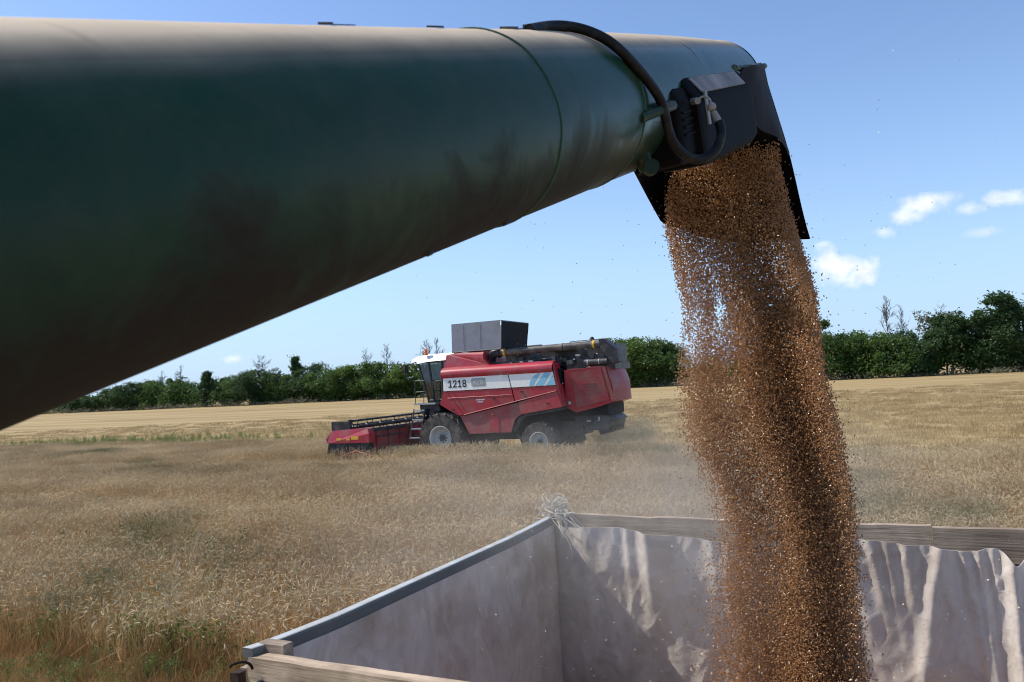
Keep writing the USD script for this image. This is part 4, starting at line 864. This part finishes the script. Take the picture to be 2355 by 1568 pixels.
# ---------------------------------------------------------------- the grain trailer
NL, FL = np.array([-.896, 2.689]), np.array([.187, 4.924]); DL = (FL - NL) / np.linalg.norm(FL - NL); DR = np.array([.8828, -.4698]); WID, LEN = 2.4836, 5.2; TOP, FLOOR = 2.27, 1.1
G = Thing('grain_trailer', 'wooden sided grain trailer with grey steel rail, lined with a pale tarpaulin', 'trailer', (*(NL + DL * WID / 2 + DR * LEN / 2), 0))
T_ = G.part
p3 = lambda a, b, z: np.array([*(NL + DL * a + DR * b), z])        # a along the short left side, b along the long side


def beam(a0, b0, a1, b1, z0, z1, thick, side, wob=0.0, seed=0, n=18, nx=5):
    """plank standing on edge between two plan points, thickness to one side, with hand-sawn unevenness"""
    p, q = p3(a0, b0, 0), p3(a1, b1, 0); d = unit(q - p); nrm = np.array([-d[1], d[0], 0]) * side
    rg = np.random.default_rng(seed); t = np.linspace(0, 1, n); w = np.cumsum(rg.normal(0, wob, n)); w -= np.linspace(w[0], w[-1], n); w2 = rg.normal(0, wob * .8, n)
    ring = []
    for k in range(n):
        c = p + (q - p) * t[k]; e = .003
        ring.append([c + [0, 0, z0], c + nrm * thick + [0, 0, z0], c + nrm * (thick + w2[k] * .3) + [0, 0, z1 - e + w[k]], c + nrm * (thick - e) + [0, 0, z1 + w[k]], c + nrm * e + [0, 0, z1 + w[k] + w2[k] * .4], c + [0, 0, z1 - e + w[k]], c + [0, 0, z0]])
    P = np.array(ring); m = grid(P); caps = [trimesh.Trimesh(P[j][:-1], [[0, i + 1, i] if j == 0 else [0, i, i + 1] for i in range(1, 5)], process=False) for j in (0, -1)]
    m = cat(m, *caps); m.fix_normals(); return m


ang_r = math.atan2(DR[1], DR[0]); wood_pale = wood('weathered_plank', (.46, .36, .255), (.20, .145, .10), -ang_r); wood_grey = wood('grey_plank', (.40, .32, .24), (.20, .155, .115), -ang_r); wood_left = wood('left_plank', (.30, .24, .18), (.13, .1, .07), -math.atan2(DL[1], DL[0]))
rail_paint = plain('rail_paint', (.085, .098, .10), .5, var=.12, scale=5, dirt=((.14, .12, .10), .35, 9.0), bump=.1, bscale=40)
T_('near_plank', beam(.0, -.005, 0, LEN, TOP - .18, TOP - .022, .05, 1, .0022, 1, 60), wood_pale, smooth=20)
for k in range(5): T_('near_plank', beam(.004, 0, .004, LEN, TOP - .36 - .165 * k, TOP - .198 - .165 * k, .036, 1, .0012, 5 + k, 30), wood_grey, smooth=20)
T_('far_plank', beam(WID, .06, WID, 2.0, TOP - .14, TOP + .02, .035, 1, .002, 3, 30), wood_grey, smooth=20); T_('far_plank', beam(WID - .01, 2.004, WID + .01, LEN, TOP - .14, TOP + .014, .035, 1, .002, 4, 30), wood_grey, smooth=20)
for k in range(5): T_('far_plank', beam(WID + .003, 0, WID + .003, LEN, TOP - .30 - .165 * k, TOP - .145 - .165 * k, .034, 1, .0012, 15 + k, 24), wood_grey, smooth=20)
for k in range(6): T_('right_plank', beam(0, LEN, WID, LEN, TOP - .165 - .17 * k, TOP - .005 - .17 * k, .036, -1, .0012, 25 + k, 20), wood_left, smooth=20)
bow = lambda t: .048 * np.clip(np.minimum(t / .16, (1 - t) / .28), 0, 1) ** .6
tt = np.linspace(0, 1, 40); P = []
for t in tt:
    c = NL + DL * (WID * t) + np.array([DL[1], -DL[0]]) * bow(t); o = np.array([DL[1], -DL[0]]); z = TOP
    sec_ = [(-.026, -.02), (-.026, -.003), (-.023, 0), (.014, 0), (.018, -.004), (.018, -.040), (.010, -.042)]
    P.append([[*(c + o * a), z + b] for a, b in sec_ + sec_[:1]])
P = np.array(P); m = grid(P); m = cat(m, *[trimesh.Trimesh(P[j][:-1], [[0, i, i + 1] for i in range(1, 6)], process=False) for j in (0, -1)]); m.fix_normals(); T_('steel_rail', m, rail_paint, smooth=30)
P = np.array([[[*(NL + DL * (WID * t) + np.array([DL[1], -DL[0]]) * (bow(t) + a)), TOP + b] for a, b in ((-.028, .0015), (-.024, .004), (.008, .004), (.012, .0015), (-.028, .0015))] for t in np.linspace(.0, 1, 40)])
m = grid(P); m.fix_normals(); T_('rail_cap', m, plain('rail_cap', (.40, .42, .415), .55, var=.15, scale=7, dirt=((.3, .27, .23), .4, 11.0)), smooth=30, label='top edge of the grey rail, coloured paler for sunlight')  # strip added along the rail, paled for the sunlight on its top
for k in range(6): T_('left_plank', beam(.02, -.03, WID - .01, -.03, TOP - .235 - .17 * k, TOP - .07 - .17 * k, .03, 1, .001, 35 + k, 16), wood_left, smooth=20)
c = p3(.055, .045, 0); T_('corner_block', beam(.05, .0, .05, .105, TOP - .30, TOP + .008, .045, 1, .001, 50, 4), wood_grey, smooth=20)
post = lambda a, b, h=TOP - .01, w=.03: trimesh.creation.box((w * 2, w * 2, h - .95), transform=np.vstack([np.column_stack([np.column_stack([[*DL, 0], [-DL[1], DL[0], 0], [0, 0, 1]]), [*(p3(a, b, 0)[:2]), (h + .95) / 2]]), [0, 0, 0, 1]]))
T_('corner_post', post(-.012, -.036, TOP - .07, .017), plain('rusty_post', (.045, .03, .024), .8, spec=.1, var=.3, scale=20), smooth=False); T_('corner_post', post(WID + .06, -.04, TOP - .02), black_metal, smooth=False); T_('corner_post', post(-.03, LEN + .04), black_metal, smooth=False); T_('corner_post', post(WID + .06, LEN + .04), black_metal, smooth=False)
for b in (1.3, 2.6, 3.9): T_('side_post', post(-.045, b, TOP - .06), black_metal, smooth=False); T_('side_post', post(WID + .075, b, TOP - .06), black_metal, smooth=False)
T_('hook', tube(curve([p3(-.03, -.05, TOP - .05), p3(-.03, -.02, TOP - .035), p3(-.016, .01, TOP - .035), p3(-.012, .03, TOP - .055)], 10), .0045, 6), rubber)
T_('bolt', tube([p3(-.002, .055, TOP - .105), p3(-.012, .055, TOP - .105)], .016, 10), black_metal); T_('bolt', tube([p3(-.002, .06, TOP - .135), p3(-.01, .06, TOP - .135)], .011, 8), black_metal)
fl_ = np.array([p3(0, 0, FLOOR), p3(WID, 0, FLOOR), p3(WID, LEN, FLOOR), p3(0, LEN, FLOOR)]); T_('floor', sheet(fl_[[0, 1, 3, 2]].reshape(2, 2, 3), .06), wood_grey, smooth=False)
T_('chassis', cat(*[beam(a, .1, a, LEN - .1, .82, 1.04, .08, 1) for a in (.75, 1.65)], *[beam(.15, b, WID - .15, b, .92, 1.04, .07, 1) for b in (.3, 1.8, 3.3, 4.9)], *[beam(.3, b, WID - .3, b, .42, .54, .09, 1) for b in (.95, 4.2)], *[beam(a, b - .3, a, b + .3, .54, .82, .08, 1) for a in (.75, 1.65) for b in (.95, 4.2)]), black_metal, smooth=False)
for b in (.95, 4.2):
    for a in (.32, WID - .32):
        c = p3(a, b, .48); d = np.array([*DL, 0]); prof = [(.22, -.10), (.30, -.125), (.42, -.12), (.475, -.085), (.48, 0), (.475, .085), (.42, .12), (.30, .125), (.22, .10)]
        e = np.array([*DR, 0]); P = np.array([[c + d * s + (e * math.cos(q) + np.array([0, 0, 1]) * math.sin(q)) * r for r, s in prof] for q in np.linspace(0, 2 * math.pi, 33)])
        wp = T_('trailer_wheel', grid(P), tyre_mat, smooth=40); P = np.array([[c + d * s + (e * math.cos(q) + np.array([0, 0, 1]) * math.sin(q)) * r for r, s in ((.225, -.10), (.20, -.04), (.0, -.02), (.0, .02), (.20, .04), (.225, .10))] for q in np.linspace(0, 2 * math.pi, 33)]); T_('trailer_rim', grid(P), rim_mat, smooth=30, parent=wp)

# the trailer meshes above are in world coordinates: shift them into the trailer's own frame
for pr in Usd.PrimRange(stage.GetPrimAtPath(G.path)):
    if pr.IsA(UsdGeom.Mesh):
        a = UsdGeom.Mesh(pr).GetPointsAttr(); a.Set(Vt.Vec3fArray.FromNumpy((np.array(a.Get()) - G.loc).astype(np.float32)))

# ---------------------------------------------------------------- tarpaulin lining the trailer: left wall, corner, far wall
tarp_mat = look('tarpaulin', {
    'g': ('geometry', {}), 'n': ('noise_texture', {'scale': 1.7, 'detail': 7.0, 'roughness': .6}), 'r': ('rgb_ramp', {'ramp': [(.34, (.52, .44, .36)), (.47, (.73, .67, .615)), (.66, (.83, .785, .74))]}),
    'mp': ('mapping', {'mapping_type': 'point', 'scale': (2.2, 2.2, 1.4)}), 'n2': ('noise_texture', {'scale': 2.0, 'detail': 9.0, 'roughness': .72, 'distortion': 1.2}), 'r2': ('rgb_ramp', {'ramp': [(.40, (.80, .77, .74)), (.56, (1, 1, 1))]}), 'mu': ('mix', {'mix_type': 'multiply', 'fac': 1.0}),
    'vo': ('voronoi_texture', {'scale': 22.0}), 'vr': ('rgb_ramp', {'ramp': [(.0, (.35, .28, .22)), (.065, (1, 1, 1))]}), 'mv': ('mix', {'mix_type': 'multiply', 'fac': .55}),
    'nb': ('noise_texture', {'scale': 14.0, 'detail': 6.0, 'roughness': .6, 'distortion': .8}), 'b': ('bump', {'strength': .35, 'distance': .015}), 'p': ('principled_bsdf', {'roughness': .42, 'specular_ior_level': .4}), 't': ('translucent_bsdf', {}), 'm': ('mix_closure', {'fac': .12})},
    [('g.position', 'n.vector'), ('n.fac', 'r.fac'), ('g.position', 'mp.vector'), ('mp.vector', 'n2.vector'), ('n2.fac', 'r2.fac'), ('r.color', 'mu.color1'), ('r2.color', 'mu.color2'), ('g.position', 'vo.vector'), ('vo.distance', 'vr.fac'), ('mu.color', 'mv.color1'), ('vr.color', 'mv.color2'), ('mv.color', 'p.base_color'), ('mv.color', 't.color'),
     ('g.position', 'nb.vector'), ('nb.fac', 'b.height'), ('b.normal', 'p.normal'), ('p.BSDF', 'm.closure1'), ('t.BSDF', 'm.closure2')], 'm.closure')
LW = WID - .03                                                      # length of the lined left wall
FOLDS = [  # place along the far wall, lean, half width, height of the ridge, depth below the rim where it fades, sharp on the left side
    (.62, .02, .060, .060, .52), (.50, .0, .03, .018, .30), (.98, .06, .07, .035, .30), (1.06, -.05, .03, .02, .4), (1.56, .12, .022, .014, .40), (1.64, .14, .022, .014, .55), (1.72, .18, .022, .016, .35), (1.80, .12, .022, .016, .42), (1.88, .10, .030, .026, .36), (1.96, .05, .02, .014, .3), (2.03, -.16, .040, .050, .75), (2.12, .14, .022, .024, 1.2), (2.18, .09, .018, .022, 1.3), (2.24, .05, .018, .02, .8), (2.31, .03, .040, .070, 1.6), (2.43, .0, .03, .03, .5), (2.62, .0, .05, .05, 1.0), (2.9, .03, .06, .05, .8), (3.4, .0, .06, .05, .8), (4.0, .02, .06, .04, .8)]


def far_disp(p, dz):
    d = .010 * (meshkit.fbm(np.stack([p * 3.1, dz * 1.0, p * 0], -1), 3, 7) - .5) * 4
    d = d + .006 * (meshkit.fbm(np.stack([p * 14, dz * 5.0, p * 0 + 4], -1), 3, 9) - .5) * 2
    for c, lean, w, h, fade in FOLDS:
        x = (p - c - lean * dz) / (w * (1 + .5 * dz)); prof = np.where(x < 0, np.exp(-(x / .75) ** 2), np.exp(-(x / 1.35) ** 2)); d = d + h * prof * np.exp(-(dz / fade) ** 3) * (.8 + .4 * meshkit.noise(np.stack([p * 1.0, dz * 3, p * 0 + c], -1)))
    # the sheet leans back lower down, shaped to catch less sun, slightly bellied
    rid = 1 - np.abs(2 * meshkit.fbm(np.stack([p * 5.5 + dz * 2.0, dz * 2.6, p * 0 + 11], -1), 3, 21) - 1); d = d + .006 * rid ** 6 + .005 * (1 - np.abs(2 * meshkit.noise(np.stack([p * 13 - dz * 5, dz * 6, p * 0], -1), 5) - 1)) ** 5
    return d + .085 - .15 * dz + .03 * np.clip(dz / .8, 0, 1) ** 1.5 * (.5 + meshkit.noise(np.stack([p * 1.1, dz * .8, p * 0 + 2], -1)))


q = np.concatenate([np.linspace(0, LW - .06, 70), LW - .06 + np.linspace(.02, .13, 8), LW + .07 + np.linspace(.01, 4.6, 460)]); dzs = np.linspace(0, 1.12, 80)
Q, DZ = np.meshgrid(q, dzs, indexing='ij'); rim_dip = .018 * np.sin(Q * 5.0) * (Q > LW) + .012 * (meshkit.noise(np.stack([Q * 9, Q * 0, Q * 0], -1)) - .5)
far = Q > LW; pf = Q - LW; top_l, top_f = TOP - .038, TOP - .052
# a pinned-up notch in the far hem where the sheet is tied
notch = .05 * np.exp(-((pf - 2.33) / .035) ** 2) - .022 * np.exp(-((pf - 2.24) / .05) ** 2)
Z = np.where(far, top_f + rim_dip * np.clip(pf / .3, 0, 1) - notch * (pf > 0) - DZ, top_l - DZ)
tl = np.clip(Q / WID, 0, 1); inl = .023 + bow(tl) + .012 * np.clip(DZ / .3, 0, 1) + .018 * (meshkit.fbm(np.stack([Q * 1.6, DZ * 1.6, Q * 0 + 9], -1), 4, 3) - .5) * np.clip(DZ / .15, 0, 1) + .004 * np.sin((Q * 1.2 - DZ * 1.5) * 34) * np.clip(DZ / .2, 0, 1) * meshkit.noise(np.stack([Q * 1.5, DZ * 2, Q * 0], -1))
OUT = np.array([DL[1], -DL[0]])
xyL = NL + DL * np.minimum(Q, LW)[..., None] + OUT * inl[..., None]
dsp = .012 + far_disp(pf, DZ) * np.clip(pf / .25, 0, 1)
xyF = FL + DR * np.maximum(pf, 0)[..., None] - DL * (dsp + .02)[..., None] + OUT * 0
w_ = np.clip((Q - (LW - .07)) / .16, 0, 1); w_ = w_ * w_ * (3 - 2 * w_); xy = xyL * (1 - w_[..., None]) + xyF * w_[..., None]
P = np.concatenate([xy, Z[..., None]], -1)
solo('tarpaulin', sheet(P[:, ::-1], .002), tarp_mat, 'pale dusty tarpaulin lining the inside of the trailer, hung in folds', 'tarpaulin', smooth=60)

# frayed bundle of twine tied at the far left corner
rng = np.random.default_rng(14); knot = np.array([*(FL + DR * .03 - DL * .01), TOP + .03]); parts = []
for k in range(120):
    L = rng.uniform(.03, .105); d = unit(rng.normal(0, 1, 3) * [1, .7, .6] + [0, 0, .75]); a = knot + rng.normal(0, .016, 3); parts.append(tube(curve([a, a + d * L * .5 + rng.normal(0, .012, 3), a + d * L * .8 + rng.normal(0, .025, 3) + [0, 0, -.015], a + d * L + rng.normal(0, .03, 3) + [0, 0, -.035]], 7), rng.uniform(.0011, .0024), 3, False))
for k in range(34):
    a = knot + rng.normal(0, .02, 3); L = rng.uniform(.08, .26); s = np.array([*(DR * rng.uniform(-.02, .22) - DL * rng.uniform(.02, .12)), 0]); parts.append(tube(curve([a, a + s * .4 + [0, 0, -.25 * L], a + s * .8 + [0, 0, -.7 * L] + rng.normal(0, .02, 3), a + s + [0, 0, -L]], 8), rng.uniform(.001, .002), 3, False))
solo('twine_bundle', cat(*parts), plain('twine', (.62, .57, .48), .7, var=.2), 'frayed bundle of pale twine tied to the far left trailer corner', 'twine', smooth=40)

# ---------------------------------------------------------------- falling wheat grain
rng = np.random.default_rng(33)
path = np.array([(345, 1690, 105), (380, 1672, 122), (440, 1668, 140), (505, 1674, 150), (560, 1688, 152), (700, 1722, 158), (850, 1724, 172), (1000, 1748, 190), (1130, 1792, 172), (1230, 1806, 163), (1400, 1800, 178), (1568, 1812, 190), (1800, 1835, 208)], float)
DEP = 3.36
ctr = np.array([at(u, v, DEP) for v, u, hw in path]); hw = path[:, 2] * DEP / 1900; zz = ctr[:, 2]
def thickness(u, z):
    """how much grain lies across the stream at width u and height z"""
    rope = meshkit.fbm(np.stack([u * 3.6 - .35 * z, z * .45, u * 0 + 1], -1), 3, 5); puff = meshkit.fbm(np.stack([u * 7 + .4 * z, z * 3.0, u * 0 + 5], -1), 4, 8)
    left = (1.15 + 2.3 * rope) * (.5 + 1.0 * puff); right = 5.0 * (.75 + .5 * rope) * (.7 + .6 * puff)
    k = 1 / (1 + np.exp(-(u + .10 - .10 * np.sin(z * 3.1)) / .07)); d = left * (1 - k) + right * k
    top = np.clip((z - 3.26) / .22, 0, 1); d = d * (1 - top) + top * (3.1 + .6 * (u > 0)) * (.5 + puff)
    d *= 1 - .93 * np.exp(-((u + .42) / .085) ** 2 - ((z - 3.33) / .13) ** 2); d *= 1 - .6 * np.exp(-((u + .80) / .09) ** 2 - ((z - 3.18) / .16) ** 2); d *= 1 - .5 * np.exp(-((u + .30) / .06) ** 2 - ((z - 3.10) / .16) ** 2)
    lo = np.interp(-z, [-3.6, -3.2, -2.6, -1.8], [.06, .16, .34, .60]); ro = np.interp(-z, [-3.6, -1.8], [.04, .14])
    return d * np.clip((1 + u) / lo, 0, 1) ** 1.3 * np.clip((1 - u) / ro, 0, 1)


def stream(n, rng, spread=1.0):
    z = rng.uniform(zz[-1], zz[0], n); f = lambda col: np.interp(-z, -zz, col); cx, cy, w = f(ctr[:, 0]), f(ctr[:, 1]), f(hw)
    u = rng.uniform(-1, 1, n); keep = rng.uniform(0, 1, n) * 8.0 * hw.max() / w < thickness(u, z) * 1.0; z, cx, cy, w, u = z[keep], cx[keep], cy[keep], w[keep], u[keep]; n = len(z)
    u = u * spread; q = rng.uniform(-1, 1, n) + rng.uniform(-1, 1, n)
    dy = np.interp(u, [-1, -.25, .1, 1], [.13, .12, .11, .11]) * q + np.interp(-z, [-3.72, -3.4], [0, 1]) * (-.85 * w * u + .06 * np.sin(u * 6 + z * 1.7)) + np.interp(-z, [-3.72, -3.4], [.06, 0])
    y = cy + dy; x = (cx + w * u) * (y / cy)
    return np.stack([x, y, z], -1) + rng.normal(0, 1, (n, 3)) * np.interp(-z, [-3.6, -1.8], [.003, .014])[:, None]


pts = stream(800000, rng)[:214000]
edge = stream(12000, rng, 1.10); edge[:, 0] += rng.normal(0, .03, len(edge)); pts = np.vstack([pts, edge])
# scatter low down where the stream spreads, mostly to the left
low = stream(42000, rng); low = low[low[:, 2] < 3.3]; low[:, 0] -= np.abs(rng.normal(0, .085, len(low))) * np.interp(-low[:, 2], [-3.3, -2.75, -1.8], [.15, .5, 1.4]); pts = np.vstack([pts, low])
def kernels(p, rng, L=(.0080, .0118), W=(.0048, .0066)):
    n = len(p); d = rng.normal(size=(n, 3)); d[:, 2] *= 1.5; d /= np.linalg.norm(d, axis=1, keepdims=True); a = np.cross(d, rng.normal(size=(n, 3))); a /= np.linalg.norm(a, axis=1, keepdims=True); b = np.cross(d, a)
    l = rng.uniform(*L, n)[:, None] * .5; w = rng.uniform(*W, n)[:, None] * .5
    v = np.stack([p - d * l, p + a * w, p + b * w, p - a * w, p - b * w, p + d * l], 1).reshape(-1, 3); k = np.arange(n)[:, None] * 6
    return v, np.vstack([k + t for t in ([0, 2, 1], [0, 3, 2], [0, 4, 3], [0, 1, 4], [1, 2, 5], [2, 3, 5], [3, 4, 5], [4, 1, 5])])


grain_mat = look('wheat_grain', {'g': ('geometry', {}), 'r': ('rgb_ramp', {'ramp': [(0, (.42, .22, .09)), (.4, (.80, .52, .26)), (.8, (.94, .73, .45)), (1.0, (.98, .90, .74))]}), 'p': ('principled_bsdf', {'roughness': .33, 'specular_ior_level': .6}), 't': ('translucent_bsdf', {}), 'm': ('mix_closure', {'fac': .32})}, [('g.random_per_island', 'r.fac'), ('r.color', 'p.base_color'), ('r.color', 't.color'), ('p.BSDF', 'm.closure1'), ('t.BSDF', 'm.closure2')], 'm.closure')
v, f = kernels(pts, rng); solo('grain_stream', (v, f), grain_mat, 'thick stream of golden brown wheat grain pouring from the spout', 'wheat grain', kind='stuff')
# heap it falls on
u = np.linspace(-1, 1, 60); X, Y = np.meshgrid(u, u, indexing='ij'); r = np.hypot(X * 1.3, Y); base = ctr[-1]
cxy = np.array([1.15, 3.05]); hx = cxy + X[..., None] * DR * 1.5 + Y[..., None] * DL * 1.0; hz = FLOOR + .02 + .42 * np.clip(1 - r, 0, 1) ** .8 + .012 * meshkit.noise(np.stack([X * 40, Y * 40, X * 0], -1))
solo('grain_heap', sheet(np.concatenate([hx, hz[..., None]], -1), .015), plain('heap_grain', (.36, .19, .08), .7, var=.4, scale=120, bump=.6, bscale=150), 'heap of wheat grain on the trailer floor under the stream', 'wheat grain', kind='stuff', smooth=40)
# chaff drifting in the air round the stream and the trailer
n = 900; cz = rng.uniform(1.55, 3.9, n); cc = np.stack([np.interp(-cz, -zz, ctr[:, 0]) + rng.normal(0, .62, n), np.interp(-cz, -zz, ctr[:, 1]) + rng.normal(0, .35, n), cz], -1)
n2 = 420; c2 = np.array([p3(rng.uniform(.15, 2.3), rng.uniform(.1, 3.0), rng.uniform(1.75, 2.5)) for _ in range(n2)]); n3 = 46; c3 = np.array([at(rng.uniform(1650, 2354), rng.uniform(60, 900), rng.uniform(2.3, 4.2)) for _ in range(n3)]); cc = np.vstack([cc, c2, c3])
cc = cc[np.linalg.norm(cc - EYE, axis=1) > 1.9]
v, f = leaves(cc, rng.uniform(.004, .010, len(cc)), rng, ratio=.5)
solo('airborne_chaff', (v, f), plain('chaff', (.60, .50, .36), .6), 'specks of chaff drifting around the grain stream and trailer', 'chaff', kind='stuff')

# ---------------------------------------------------------------- dust hanging over the trailer and behind the harvester
def dust(name, c, r, density, label, seed, scale, color=(.88, .78, .66)):
    c, r = np.asarray(c, float), np.asarray(r, float)
    m = look(name + '_look', {'g': ('geometry', {}), 'mp': ('mapping', {'mapping_type': 'point', 'location': tuple(-c / r), 'scale': tuple(1 / r)}), 'gr': ('gradient_texture', {'gradient_type': 'spherical'}), 'gp': ('math', {'math_type': 'power', 'value2': 1.4}),
                               'n': ('noise_texture', {'scale': scale, 'detail': 3.0, 'distortion': .6}), 'nr': ('math', {'math_type': 'multiply_add', 'value2': 3.0, 'value3': -1.05, 'use_clamp': True}), 'x': ('math', {'math_type': 'multiply'}), 'd': ('math', {'math_type': 'multiply', 'value2': density}),
                               'v': ('principled_volume', {'color': color, 'anisotropy': .3})},
             [('g.position', 'mp.vector'), ('mp.vector', 'gr.vector'), ('gr.fac', 'gp.value1'), ('g.position', 'n.vector'), ('n.fac', 'nr.value1'), ('nr.value', 'x.value1'), ('gp.value', 'x.value2'), ('x.value', 'd.value1'), ('d.value', 'v.density')], volume='v.volume')
    s = trimesh.creation.icosphere(3); v = np.array(s.vertices) * r + c; solo(name, trimesh.Trimesh(v, s.faces, process=False), m, label, 'dust', kind='stuff')


dust('dust_cloud', (.70, 4.5, 2.2), (2.2, 1.5, .85), .95, 'thin pale grain dust drifting over the far left trailer corner', 1, 1.6)
hb = np.array([-2.1266, 32.3648, 0]) - FX * 6.4 + np.array([0, 0, .75]); dust('harvest_dust', hb, (2.2, 2.0, .95), 2.0, 'brown dust and chaff blowing out behind the harvester', 2, .9, (.90, .70, .42))

if __name__ == '__main__':
    print('triangles', sum(len(UsdGeom.Mesh(p).GetFaceVertexCountsAttr().Get()) for p in stage.Traverse() if p.IsA(UsdGeom.Mesh)))
